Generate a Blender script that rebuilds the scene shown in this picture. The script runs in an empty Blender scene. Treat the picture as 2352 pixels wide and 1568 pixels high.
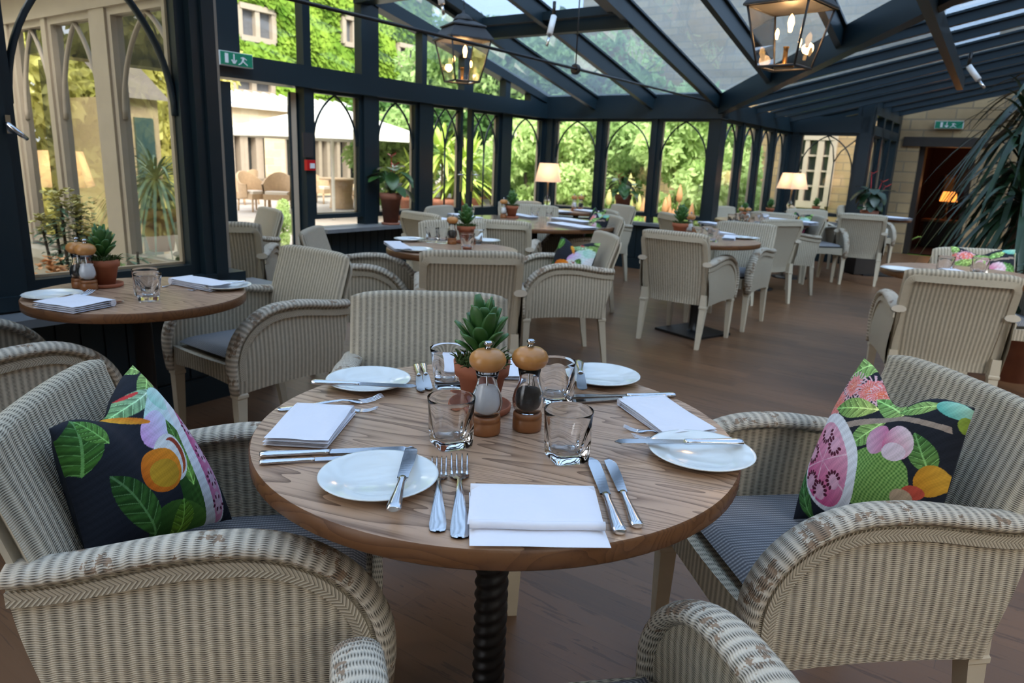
import bpy, bmesh, math, random
import numpy as np
from mathutils import Vector, Matrix
random.seed(7)
PI = math.pi
scene = bpy.context.scene
COL = scene.collection

# ------------------------------------------------------------ camera and measuring helpers
FPX = 1640.0
PIT, ROL, HC = math.radians(14.2), math.radians(2.34), 1.285
_c, _s = math.cos(PIT), math.sin(PIT)
FW = Vector((0, _c, -_s)); UP0 = Vector((0, _s, _c)); RT0 = Vector((1, 0, 0))
_cr, _sr = math.cos(ROL), math.sin(ROL)
RT = _cr * RT0 + _sr * UP0
UP = -_sr * RT0 + _cr * UP0
CAM = Vector((0, 0, HC))
AZ = math.radians(35.2)
DL = Vector((math.sin(AZ), math.cos(AZ), 0))      # v: along the left wall
NL = Vector((math.cos(AZ), -math.sin(AZ), 0))     # u: along the garden front

def ray(x, y): return RT * ((x - 1176) / FPX) - UP * ((y - 784) / FPX) + FW
def at(x, y, z=0.0):
    d = ray(x, y); return CAM + d * ((z - HC) / d.z)
def atv(x, y, v):
    d = ray(x, y); return CAM + d * ((v - CAM.dot(DL)) / d.dot(DL))
def atu(x, y, u):
    d = ray(x, y); return CAM + d * ((u - CAM.dot(NL)) / d.dot(NL))
def atd(x, y, Y):
    d = ray(x, y); return CAM + d * (Y / d.y)
def W(u, v, z): return NL * u + DL * v + Vector((0, 0, z))
def U(p): return p.dot(NL)
def V(p): return p.dot(DL)

cd = bpy.data.cameras.new('camera')
cam = bpy.data.objects.new('camera', cd); COL.objects.link(cam)
cd.sensor_width = 36; cd.lens = FPX * 36 / 2352
cd.clip_start = 0.05; cd.clip_end = 200
M = Matrix((( RT.x, UP.x, -FW.x, CAM.x), (RT.y, UP.y, -FW.y, CAM.y), (RT.z, UP.z, -FW.z, CAM.z), (0, 0, 0, 1)))
cam.matrix_world = M
scene.camera = cam
cd.dof.use_dof = True; cd.dof.focus_distance = 1.35; cd.dof.aperture_fstop = 6.5

# ------------------------------------------------------------ materials
class NT:
    def __init__(s, name):
        s.m = bpy.data.materials.new(name); s.m.use_nodes = True
        s.t = s.m.node_tree; s.t.nodes.clear()
        s.out = s.n('ShaderNodeOutputMaterial')
    def n(s, typ, ins=None, **kw):
        nd = s.t.nodes.new(typ)
        for k, v in kw.items(): setattr(nd, k, v)
        if ins:
            for k, v in ins.items():
                sock = nd.inputs[k]
                if isinstance(v, bpy.types.NodeSocket): s.t.links.new(v, sock)
                else: sock.default_value = v
        return nd
    def math(s, op, a, b=None, c=None, clamp=False):
        nd = s.t.nodes.new('ShaderNodeMath'); nd.operation = op; nd.use_clamp = clamp
        for i, v in enumerate((a, b, c)):
            if v is None: continue
            if isinstance(v, bpy.types.NodeSocket): s.t.links.new(v, nd.inputs[i])
            else: nd.inputs[i].default_value = v
        return nd.outputs[0]
    def mix(s, f, a, b):
        nd = s.t.nodes.new('ShaderNodeMix'); nd.data_type = 'RGBA'
        for i, v in ((0, f), (6, a), (7, b)):
            if isinstance(v, bpy.types.NodeSocket): s.t.links.new(v, nd.inputs[i])
            else: nd.inputs[i].default_value = v if i == 0 else (*v, 1) if len(v) == 3 else v
        return nd.outputs[2]
    def ramp(s, f, stops):
        nd = s.t.nodes.new('ShaderNodeValToRGB'); s.t.links.new(f, nd.inputs[0])
        el = nd.color_ramp.elements
        while len(el) < len(stops): el.new(0.5)
        for e, (p, c) in zip(el, stops): e.position = p; e.color = (*c, 1)
        return nd.outputs[0]
    def bsdf(s, color, rough=0.5, metal=0.0, spec=0.5, normal=None, **kw):
        nd = s.t.nodes.new('ShaderNodeBsdfPrincipled')
        def st(k, v):
            if isinstance(v, bpy.types.NodeSocket): s.t.links.new(v, nd.inputs[k])
            else: nd.inputs[k].default_value = v
        st('Base Color', color if isinstance(color, bpy.types.NodeSocket) else (*color, 1))
        st('Roughness', rough); st('Metallic', metal); st('Specular IOR Level', spec)
        if normal is not None: st('Normal', normal)
        for k, v in kw.items(): st(k.replace('_', ' '), v)
        s.t.links.new(nd.outputs[0], s.out.inputs[0]); return nd
    def bump(s, h, strength=0.3, dist=0.002):
        return s.n('ShaderNodeBump', {'Height': h, 'Strength': strength, 'Distance': dist}).outputs[0]
    def uv(s):
        tc = s.n('ShaderNodeTexCoord'); sp = s.n('ShaderNodeSeparateXYZ', {0: tc.outputs['UV']})
        return tc.outputs['UV'], sp.outputs[0], sp.outputs[1]
    def obj(s):
        return s.n('ShaderNodeTexCoord').outputs['Object']
    def noise(s, vec, scale, detail=3, rough=.5, dist=0):
        nd = s.n('ShaderNodeTexNoise', {'Vector': vec, 'Scale': scale, 'Detail': detail, 'Roughness': rough, 'Distortion': dist})
        return nd.outputs[0]

MAT = {}
def simple(name, color, rough=.5, metal=0, spec=.5, var=0.0, vscale=8, **kw):
    t = NT(name)
    if var:
        f = t.noise(t.obj(), vscale, 4)
        c = t.mix(f, tuple(x * (1 - var) for x in color), tuple(min(1, x * (1 + var)) for x in color))
        t.bsdf(c, rough, metal, spec, **kw)
    else: t.bsdf(color, rough, metal, spec, **kw)
    MAT[name] = t.m; return t.m

simple('dark_frame', (0.0085, 0.0195, 0.027), .40, spec=.4, var=.15, vscale=3)
simple('beige_frame', (0.40, 0.33, 0.255), .55, var=.1)
simple('steel', (.48, .50, .54), .10, metal=1)
simple('chrome', (.66, .67, .70), .16, metal=1)
simple('porcelain', (.74, .78, .77), .12, spec=.6)
t = NT('linen'); t.bsdf((.78, .79, .85), .85, spec=.2, normal=t.bump(t.noise(t.obj(), 22, 3), .55, .006)); MAT['linen'] = t.m
simple('terracotta', (.36, .115, .055), .8, var=.25, vscale=25)
simple('terracotta_old', (.33, .13, .08), .85, var=.45, vscale=9)
simple('soil', (.03, .022, .012), .95, var=.5, vscale=60)
simple('moss', (.045, .075, .012), .9, var=.6, vscale=80)
simple('leaf_succulent', (.055, .15, .035), .38, var=.4, vscale=14)
simple('leaf_dark', (.013, .036, .012), .38, var=.4, vscale=10)
simple('leaf_anthurium', (.05, .13, .03), .35, var=.4, vscale=10)
simple('leaf_yellow', (.42, .55, .09), .5, var=.4, vscale=6)
simple('leaf_bluegreen', (.15, .26, .17), .5, var=.3, vscale=9)
simple('flower_red', (.65, .02, .02), .4)
simple('flower_orange', (.75, .38, .16), .6, var=.3)
simple('flower_yellow', (.55, .5, .18), .6, var=.3)
simple('black_iron', (.006, .006, .007), .45)
simple('salt', (.85, .86, .88), .9)
simple('pepper', (.02, .017, .015), .8, var=.8, vscale=300)
simple('canvas', (.78, .75, .68), .8)
simple('sill_stone', (.17, .18, .19), .5, var=.25, vscale=10)
simple('coping_stone', (.5, .44, .35), .85, var=.2, vscale=6)
simple('red_plastic', (.55, .01, .015), .3)
simple('white_plastic', (.8, .82, .84), .35)
simple('dark_notice', (.035, .03, .03), .5)
simple('sign_green', (.0, .22, .12), .35)
simple('lantern_metal', (.035, .036, .04), .5, spec=.4)
simple('shade_frame', (.2, .12, .05), .4, metal=1)
simple('patio_wicker', (.5, .34, .2), .8, var=.2, vscale=20)
simple('patio_pad', (.68, .6, .5), .9)
simple('navy_pad', (.04, .05, .11), .9)
simple('yellow_pad', (.75, .55, .12), .9)
simple('bark', (.09, .065, .045), .9, var=.4, vscale=12)
simple('dark_timber', (.02, .014, .01), .6, var=.3)
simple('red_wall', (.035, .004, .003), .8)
simple('slate', (.12, .12, .13), .7, var=.3)
simple('roof_tile', (.16, .13, .12), .8, var=.4, vscale=5)
simple('render_beige', (.45, .34, .22), .9, var=.15)
simple('door_teal', (.03, .075, .08), .5)
simple('glass_dark', (.03, .035, .035), .08, spec=.9)
simple('leadwork', (.3, .33, .4), .5)
simple('chalk', (.75, .72, .66), .8)
simple('card_blue', (.05, .1, .3), .5)

def brick_mat(name, c1, c2, mortar, scale, bw=.5, rh=.25, mort=.012, axis='uv'):
    t = NT(name); uvv, _, _ = t.uv()
    b = t.n('ShaderNodeTexBrick', {'Vector': uvv, 'Color1': (*c1, 1), 'Color2': (*c2, 1), 'Mortar': (*mortar, 1), 'Scale': scale,
            'Mortar Size': mort, 'Brick Width': bw, 'Row Height': rh, 'Bias': 0.0})
    n = t.noise(uvv, 9, 4); c = t.mix(t.math('MULTIPLY', n, .5), b.outputs[0], (c1[0] * .45, c1[1] * .42, c1[2] * .4))
    t.bsdf(c, .9, normal=t.bump(t.math('ADD', t.math('MULTIPLY', b.outputs[1], -1.0), n), .6, .01)); MAT[name] = t.m
brick_mat('honey_stone', (.45, .32, .17), (.31, .21, .11), (.22, .17, .11), 1.0, .42, .17, .012)
brick_mat('pale_stone', (.78, .66, .46), (.68, .52, .32), (.7, .62, .46), 1.0, .5, .22, .012)
brick_mat('paving', (.52, .46, .4), (.46, .4, .34), (.3, .27, .24), 1.0, .6, .6, .008)

def wicker(name, base, worn=0.0, P=.02, S=.0042):
    t = NT(name); uvv, u, v = t.uv()
    a = t.math('MULTIPLY', u, 2 * PI / P)
    ca = t.math('COSINE', a)
    wob = t.math('MULTIPLY', t.math('SINE', t.math('MULTIPLY', u, 2 * PI / (2 * P))), .28)
    sv = t.math('FRACT', t.math('ADD', t.math('DIVIDE', v, S), wob))
    strand = t.math('ABSOLUTE', t.math('SUBTRACT', sv, .5))                    # .5 at the gap, 0 on the strand
    valley = t.math('MULTIPLY_ADD', ca, -.5, .5)                               # 0 on the rib, 1 between ribs
    gap = t.math('MULTIPLY', t.math('GREATER_THAN', strand, .29), t.math('MULTIPLY', valley, 1.0))
    gap = t.math('MULTIPLY', gap, t.math('GREATER_THAN', valley, .22))
    n = t.noise(uvv, 60, 4)
    col = t.mix(n, tuple(x * .82 for x in base), tuple(min(1, x * 1.15) for x in base))
    if worn:
        w = t.noise(uvv, 11, 5, .7)
        wf = t.math('MULTIPLY', t.math('GREATER_THAN', w, .56), worn)
        col = t.mix(wf, col, (.24, .135, .07))
    col = t.mix(t.math('MULTIPLY', valley, .25), col, tuple(x * .55 for x in base))
    col = t.mix(t.math('MULTIPLY', gap, .9), col, (.03, .026, .02))
    h = t.math('ADD', t.math('MULTIPLY', ca, .5), t.math('MULTIPLY', t.math('SUBTRACT', .5, strand), .9))
    t.bsdf(col, .75, spec=.25, normal=t.bump(h, .8, .0022)); MAT[name] = t.m
WB = (.57, .50, .38)
wicker('wicker', WB)
wicker('wicker_arm', (.63, .56, .45), worn=.8)
t = NT('braid'); uvv, u, v = t.uv()
f = t.math('FRACT', t.math('DIVIDE', t.math('ADD', u, t.math('ABSOLUTE', t.math('SUBTRACT', v, .021))), .0085))
f = t.math('ABSOLUTE', t.math('SUBTRACT', f, .5))
g = t.math('GREATER_THAN', f, .38)
c = t.mix(t.math('MULTIPLY', g, .62), t.mix(t.noise(uvv, 50), tuple(x * .85 for x in WB), WB), (.06, .05, .035))
t.bsdf(c, .75, spec=.25, normal=t.bump(t.math('SUBTRACT', .5, f), .8, .003)); MAT['braid'] = t.m
simple('wrapped_cane', (.50, .44, .33), .7, var=.12, vscale=40)
simple('painted_leg', (.54, .47, .35), .6, var=.12, vscale=12)
# seat pad: woven grey stripes
t = NT('seat_fabric'); o = t.obj(); sp = t.n('ShaderNodeSeparateXYZ', {0: o})
s1 = t.math('MULTIPLY_ADD', t.math('SINE', t.math('MULTIPLY', sp.outputs[0], 2 * PI / .0105)), .5, .5)
s2 = t.math('MULTIPLY_ADD', t.math('SINE', t.math('MULTIPLY', sp.outputs[1], 2 * PI / .006)), .5, .5)
c = t.mix(t.math('POWER', s1, 1.5), (.13, .13, .14), (.40, .385, .38))
c = t.mix(t.math('MULTIPLY', s2, .35), c, (.1, .1, .11))
t.bsdf(c, .95, spec=.1, normal=t.bump(s1, .5, .002)); MAT['seat_fabric'] = t.m
# ash table top
def wood_top(name, light, dark, rough):
    t = NT(name); o = t.obj()
    rt = t.n('ShaderNodeMapping', {'Vector': o, 'Rotation': (0, 0, math.radians(24))}).outputs[0]
    mp = t.n('ShaderNodeMapping', {'Vector': rt, 'Scale': (.7, 6.5, 6.5)})
    n0 = t.noise(mp.outputs[0], 1.25, 2, .45, .2)
    rings = t.math('FRACT', t.math('MULTIPLY', n0, 24))
    rl = t.math('POWER', rings, 3.0)
    mp2 = t.n('ShaderNodeMapping', {'Vector': rt, 'Scale': (6, 210, 100)})
    fine = t.noise(mp2.outputs[0], 1.0, 4, .65)
    f = t.math('MULTIPLY', rl, t.math('MULTIPLY_ADD', fine, 1.5, .15), clamp=True)
    pores = t.math('GREATER_THAN', fine, .60)
    c = t.mix(f, light, dark)
    c = t.mix(t.math('MULTIPLY', pores, .28), c, dark)
    big = t.noise(o, 3, 2); c = t.mix(t.math('MULTIPLY', big, .35), c, tuple(x * .72 for x in light))
    t.bsdf(c, t.math('MULTIPLY_ADD', f, .15, rough), spec=.35, normal=t.bump(t.math('SUBTRACT', 1.0, f), .18, .001)); MAT[name] = t.m
wood_top('ash_top', (.50, .32, .205), (.085, .036, .018), .30)
wood_top('edge_wood', (.17, .075, .030), (.09, .036, .015), .38)
wood_top('polished_top', (.33, .24, .17), (.18, .12, .08), .12)
simple('mill_wood', (.27, .10, .032), .35, var=.22, vscale=30)
simple('mill_cap', (.50, .225, .065), .28, var=.15, vscale=20)
# floor boards along u
t = NT('floor_boards'); uvv, u, v = t.uv()
b = t.n('ShaderNodeTexBrick', {'Vector': uvv, 'Color1': (.19, .093, .044, 1), 'Color2': (.072, .037, .018, 1), 'Mortar': (.04, .027, .02, 1), 'Scale': 1.0,
        'Mortar Size': .0012, 'Brick Width': 1.3, 'Row Height': .12, 'Bias': 0.0}, offset=.37)
mp = t.n('ShaderNodeMapping', {'Vector': uvv, 'Scale': (2.2, 26, 1)})
n = t.noise(mp.outputs[0], 1.6, 6, .65, .5)
n2 = t.noise(uvv, .9, 3)
c = t.mix(n, b.outputs[0], (.20, .10, .048))
c = t.mix(t.math('MULTIPLY', t.math('GREATER_THAN', n, .60), .5), c, (.035, .022, .016))
c = t.mix(t.math('MULTIPLY', n2, .45), c, (.09, .054, .032))
t.bsdf(c, t.math('MULTIPLY_ADD', n, .25, .27), spec=.36, normal=t.bump(n, .15, .002)); MAT['floor_boards'] = t.m
# glass for tumblers and mills
t = NT('clear_glass'); g = t.n('ShaderNodeBsdfGlass', {'Color': (1, 1, 1, 1), 'Roughness': 0.0, 'IOR': 1.40}); t.t.links.new(g.outputs[0], t.out.inputs[0]); MAT['clear_glass'] = t.m
def pane(name, tint, refl_mul, base=0.0, rough=0.0):
    t = NT(name)
    fr = t.n('ShaderNodeFresnel', {'IOR': 1.5}).outputs[0]
    fac = t.math('ADD', t.math('MULTIPLY', fr, refl_mul), base, clamp=True)
    tr = t.n('ShaderNodeBsdfTransparent', {'Color': (*tint, 1)}); gl = t.n('ShaderNodeBsdfGlossy', {'Color': (.95, .97, 1, 1), 'Roughness': rough})
    mx = t.n('ShaderNodeMixShader', {0: fac, 1: tr.outputs[0], 2: gl.outputs[0]}); t.t.links.new(mx.outputs[0], t.out.inputs[0]); MAT[name] = t.m
pane('window_glass', (.93, .96, .95), 1.3)
pane('roof_glass', (.40, .48, .58), 1.8, .06)
pane('reflective_glass', (.85, .86, .78), 1.5, .06)
pane('lantern_glass', (.96, .96, .95), .7)
# roof glass: tinted, mirror-like; a bluish translucent layer colours in sky-reflection haze
t = NT('roof_glass'); fr = t.n('ShaderNodeFresnel', {'IOR': 1.5}).outputs[0]
tr = t.n('ShaderNodeBsdfTransparent', {'Color': (.29, .40, .55, 1)}); gl = t.n('ShaderNodeBsdfGlossy', {'Color': (.9, .95, 1, 1), 'Roughness': .02})
n = t.noise(t.obj(), 1.3, 4, .6); df = t.n('ShaderNodeBsdfTranslucent', {'Color': (.30, .42, .56, 1)})
m1 = t.n('ShaderNodeMixShader', {0: t.math('MULTIPLY_ADD', n, .26, .05), 1: tr.outputs[0], 2: df.outputs[0]})
m2 = t.n('ShaderNodeMixShader', {0: t.math('ADD', t.math('MULTIPLY', fr, 1.4), .04, clamp=True), 1: m1.outputs[0], 2: gl.outputs[0]}); t.t.links.new(m2.outputs[0], t.out.inputs[0]); MAT['roof_glass'] = t.m
def emit(name, color, strength):
    t = NT(name); e = t.n('ShaderNodeEmission', {'Color': (*color, 1), 'Strength': strength}); t.t.links.new(e.outputs[0], t.out.inputs[0]); MAT[name] = t.m
emit('bulb', (1, .52, .16), 7)
t = NT('lamp_shade'); d = t.n('ShaderNodeBsdfDiffuse', {'Color': (.85, .78, .7, 1)}); tl = t.n('ShaderNodeBsdfTranslucent', {'Color': (.9, .72, .55, 1)})
mx = t.n('ShaderNodeMixShader', {0: .55, 1: d.outputs[0], 2: tl.outputs[0]}); t.t.links.new(mx.outputs[0], t.out.inputs[0]); MAT['lamp_shade'] = t.m
t = NT('amber_shade'); e = t.n('ShaderNodeEmission', {'Color': (1, .3, .05, 1), 'Strength': 1.1}); t.t.links.new(e.outputs[0], t.out.inputs[0]); MAT['amber_shade'] = t.m
def foliage(name, a, b, tr=.35):
    t = NT(name); o = t.obj()
    n = t.noise(o, 1.1, 4, .6); rnd = t.n('ShaderNodeObjectInfo').outputs['Random']
    c = t.ramp(n, [(.3, a), (.62, b)])
    d = t.n('ShaderNodeBsdfDiffuse', {'Color': c}); tl = t.n('ShaderNodeBsdfTranslucent', {'Color': c})
    mx = t.n('ShaderNodeMixShader', {0: tr, 1: d.outputs[0], 2: tl.outputs[0]}); t.t.links.new(mx.outputs[0], t.out.inputs[0]); MAT[name] = t.m
foliage('foliage_mid', (.17, .29, .08), (.46, .62, .25))
foliage('foliage_dark', (.035, .09, .03), (.12, .24, .07))
foliage('foliage_light', (.36, .54, .16), (.68, .80, .38))
foliage('foliage_yellow', (.46, .46, .12), (.82, .76, .30))
foliage('foliage_ivy', (.12, .25, .03), (.36, .52, .08))
foliage('lawn_green', (.16, .34, .05), (.28, .46, .09), .2)
# printed fabric: colours come from the mesh (a print on the cloth)
t = NT('printed_fabric'); at_ = t.n('ShaderNodeVertexColor', layer_name='print')
t.bsdf(at_.outputs[0], .8, spec=.15, normal=t.bump(t.noise(t.obj(), 9, 2), .25, .02)); MAT['printed_fabric'] = t.m

# ------------------------------------------------------------ mesh builder
class MB:
    def __init__(s): s.v = []; s.f = []; s.uv = []; s.sm = []; s.mi = []
    def face(s, idx, uvs=None, smooth=False, mi=0):
        s.f.append(tuple(idx)); s.uv.append(uvs); s.sm.append(smooth); s.mi.append(mi)
    def quad(s, pts, uvs=None, smooth=False, mi=0):
        b = len(s.v); s.v += [tuple(p) for p in pts]
        if uvs is None:
            P = [Vector(p) for p in pts]; e = (P[1] - P[0]); ex = e.normalized() if e.length else Vector((1, 0, 0))
            n = (P[1] - P[0]).cross(P[-1] - P[0]); n = n.normalized() if n.length else Vector((0, 0, 1)); ey = n.cross(ex)
            if abs(n.z) < .6:   # vertical face: v = world height
                hz = Vector((-n.y, n.x, 0)).normalized(); uvs = [(p.dot(hz), p.z) for p in P]
            else: uvs = [((p).dot(Vector((1, 0, 0))), p.y) for p in P]
        s.face(range(b, b + len(pts)), uvs, smooth, mi)
    def box(s, o, ax, ay, az, mi=0):
        o, ax, ay, az = map(Vector, (o, ax, ay, az))
        if ax.cross(ay).dot(az) < 0: o = o + ax; ax = -ax
        c = [o + i * ax + j * ay + k * az for k in (0, 1) for j in (0, 1) for i in (0, 1)]
        for q in ((0, 2, 3, 1), (4, 5, 7, 6), (0, 1, 5, 4), (2, 6, 7, 3), (0, 4, 6, 2), (1, 3, 7, 5)):
            s.quad([c[i] for i in q], mi=mi)
    def cbox(s, c, sx, sy, sz, mi=0):
        c = Vector(c); s.box(c - Vector((sx / 2, sy / 2, sz / 2)), (sx, 0, 0), (0, sy, 0), (0, 0, sz), mi)
    def bar(s, a, b, w, h, up=(0, 0, 1), mi=0):     # box beam from a to b: w across, h along 'up', centred
        a, b, up = Vector(a), Vector(b), Vector(up); d = b - a; sd = d.cross(up).normalized(); u2 = sd.cross(d).normalized()
        s.box(a - sd * w / 2 - u2 * h / 2, d, sd * w, u2 * h, mi)
    def grid(s, fn, nu, nv, uvfn=None, smooth=True, mi=0, flip=False, closeu=False):
        b = len(s.v)
        for j in range(nv + 1):
            for i in range(nu + 1): s.v.append(tuple(fn(i / nu, j / nv)))
        for j in range(nv):
            for i in range(nu):
                q = [b + j * (nu + 1) + i, b + j * (nu + 1) + i + 1, b + (j + 1) * (nu + 1) + i + 1, b + (j + 1) * (nu + 1) + i]
                t_ = [(i, j), (i + 1, j), (i + 1, j + 1), (i, j + 1)]
                uv = [uvfn(x / nu, y / nv) if uvfn else (x / nu, y / nv) for x, y in t_]
                if flip: q.reverse(); uv.reverse()
                s.face(q, uv, smooth, mi)
    def lathe(s, prof, n=24, c=(0, 0, 0), smooth=True, mi=0, caps=True):
        b = len(s.v); m = len(prof)
        for (r, z) in prof:
            for k in range(n):
                a = 2 * PI * k / n; s.v.append((c[0] + r * math.cos(a), c[1] + r * math.sin(a), c[2] + z))
        L = 0
        for j in range(m - 1):
            L2 = L + math.hypot(prof[j + 1][0] - prof[j][0], prof[j + 1][1] - prof[j][1])
            for k in range(n):
                k2 = (k + 1) % n; R = max(prof[j][0], .01)
                s.face([b + j * n + k, b + j * n + k2, b + (j + 1) * n + k2, b + (j + 1) * n + k],
                       [(2 * PI * R * k / n, L), (2 * PI * R * (k + 1) / n, L), (2 * PI * R * (k + 1) / n, L2), (2 * PI * R * k / n, L2)], smooth, mi)
            L = L2
        if caps:
            if prof[0][0] > 1e-5: s.face([b + k for k in range(n)][::-1], None, False, mi)
            if prof[-1][0] > 1e-5: s.face([b + (m - 1) * n + k for k in range(n)], None, False, mi)
    def sweep(s, path, prof, side, smooth=True, caps=True, mi=0, closed=True, scale=None):
        """path: points; prof: (a,b) list in (side, normal) frame; side: fixed side vector"""
        b = len(s.v); m = len(prof); P = [Vector(p) for p in path]; sd = Vector(side).normalized(); L = [0]
        for i in range(1, len(P)): L.append(L[-1] + (P[i] - P[i - 1]).length)
        per = [0]
        for i in range(1, m + 1): per.append(per[-1] + math.hypot(prof[i % m][0] - prof[i - 1][0], prof[i % m][1] - prof[i - 1][1]))
        for i, p in enumerate(P):
            d = (P[min(i + 1, len(P) - 1)] - P[max(i - 1, 0)]).normalized(); n = sd.cross(d).normalized(); k = scale[i] if scale else 1
            s2 = d.cross(n)
            for (a, c) in prof: s.v.append(tuple(p + s2 * a * k + n * c * k))
        for i in range(len(P) - 1):
            for j in range(m if closed else m - 1):
                j2 = (j + 1) % m
                s.face([b + i * m + j, b + i * m + j2, b + (i + 1) * m + j2, b + (i + 1) * m + j],
                       [(L[i], per[j]), (L[i], per[j + 1]), (L[i + 1], per[j + 1]), (L[i + 1], per[j])], smooth, mi)
        if caps and closed:
            s.face([b + j for j in range(m)][::-1], [(0, 0)] * m, False, mi); s.face([b + (len(P) - 1) * m + j for j in range(m)], [(0, 0)] * m, False, mi)
    def tube(s, path, r, n=8, mi=0):
        P = [Vector(p) for p in path]; rr = r if isinstance(r, (list, tuple)) else [r] * len(P)
        b = len(s.v); up = Vector((0, 0, 1)); d0 = (P[1] - P[0]).normalized()
        if abs(d0.dot(up)) > .9: up = Vector((1, 0, 0))
        x = d0.cross(up).normalized(); L = 0
        for i, p in enumerate(P):
            d = (P[min(i + 1, len(P) - 1)] - P[max(i - 1, 0)]).normalized(); x = (x - d * x.dot(d)).normalized(); y = d.cross(x)
            for k in range(n):
                a = 2 * PI * k / n; s.v.append(tuple(p + (x * math.cos(a) + y * math.sin(a)) * rr[i]))
        for i in range(len(P) - 1):
            for k in range(n):
                k2 = (k + 1) % n; s.face([b + i * n + k, b + i * n + k2, b + (i + 1) * n + k2, b + (i + 1) * n + k], [(k / n, i)] * 4, True, mi)
        s.face([b + k for k in range(n)][::-1], None, False, mi); s.face([b + (len(P) - 1) * n + k for k in range(n)], None, False, mi)
    def build(s, name, mat, parent=None):
        me = bpy.data.meshes.new(name); me.from_pydata(s.v, [], s.f)
        uvl = me.uv_layers.new(name='UVMap'); data = []
        for f, u in zip(s.f, s.uv):
            if u is None: u = [(s.v[i][0], s.v[i][1]) for i in f]
            for a in u: data += [a[0], a[1]]
        uvl.data.foreach_set('uv', data)
        me.polygons.foreach_set('use_smooth', s.sm)
        mats = mat if isinstance(mat, (list, tuple)) else [mat]
        for m in mats: me.materials.append(MAT[m])
        if len(mats) > 1: me.polygons.foreach_set('material_index', s.mi)
        me.update()
        o = bpy.data.objects.new(name, me); COL.objects.link(o)
        if parent is not None: o.parent = parent
        return o

def tag(o, label=None, cat=None, group=None, kind=None):
    if label: o['label'] = label
    if cat: o['category'] = cat
    if group: o['group'] = group
    if kind: o['kind'] = kind
    return o
def thing(name, loc=(0, 0, 0), rz=0, label=None, cat=None, group=None, kind=None):
    o = bpy.data.objects.new(name, None); COL.objects.link(o); o.location = loc; o.rotation_euler = (0, 0, rz); o.empty_display_size = .1
    return tag(o, label, cat, group, kind)
def dup(o, parent=None):
    c = o.copy(); COL.objects.link(c)
    if parent is not None: c.parent = parent
    for ch in o.children: dup(ch, c)
    return c
USED = set()
def place(proto, loc, rz=0, label=None, group=None, scale=None, rot=None):
    if proto.name not in USED: USED.add(proto.name); o = proto
    else: o = dup(proto)
    o.location = loc; o.rotation_euler = rot if rot else (0, 0, rz)
    if scale: o.scale = (scale, scale, scale) if not isinstance(scale, (tuple, list)) else scale
    if label: o['label'] = label
    if group: o['group'] = group
    elif 'group' in o: del o['group']
    return o
def struct(name, mb, mat, parent=None):
    o = mb.build(name, mat, parent)
    if parent is None: o['kind'] = 'structure'
    return o
def ss(a, b, x): x = max(0, min(1, (x - a) / (b - a))); return x * x * (3 - 2 * x)

# ------------------------------------------------------------ the woven armchair
def arm_top(y):            # height of the side panel's top edge
    if y < .02: return .618 + .030 * ss(-.30, -.02, y)
    return .42 + .228 * math.sqrt(max(0, 1 - ((y - .02) / .247) ** 2.2))
def arm_path(off=0.0, n=34):
    pts = []
    for i in range(13):
        y = -.315 + .335 * i / 12; pts.append(Vector((0, y, arm_top(y))))
    for i in range(1, 15):
        a = PI / 2 * i / 14; pts.append(Vector((0, .02 + .247 * math.sin(a), .42 + .228 * max(0, math.cos(a)) ** .9)))
    pts.append(Vector((0, .264, .37))); pts.append(Vector((0, .258, .32)))
    if off:
        out = []
        for i, p in enumerate(pts):
            d = (pts[min(i + 1, len(pts) - 1)] - pts[max(i - 1, 0)]).normalized(); n = Vector((1, 0, 0)).cross(d); out.append(p + n * off)
        return out
    return pts
def back_mid(z):           # y of the back's mid surface
    return -.235 - .105 * max(0, (z - .36)) / .48 - .02 * ss(.6, .85, z)
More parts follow.
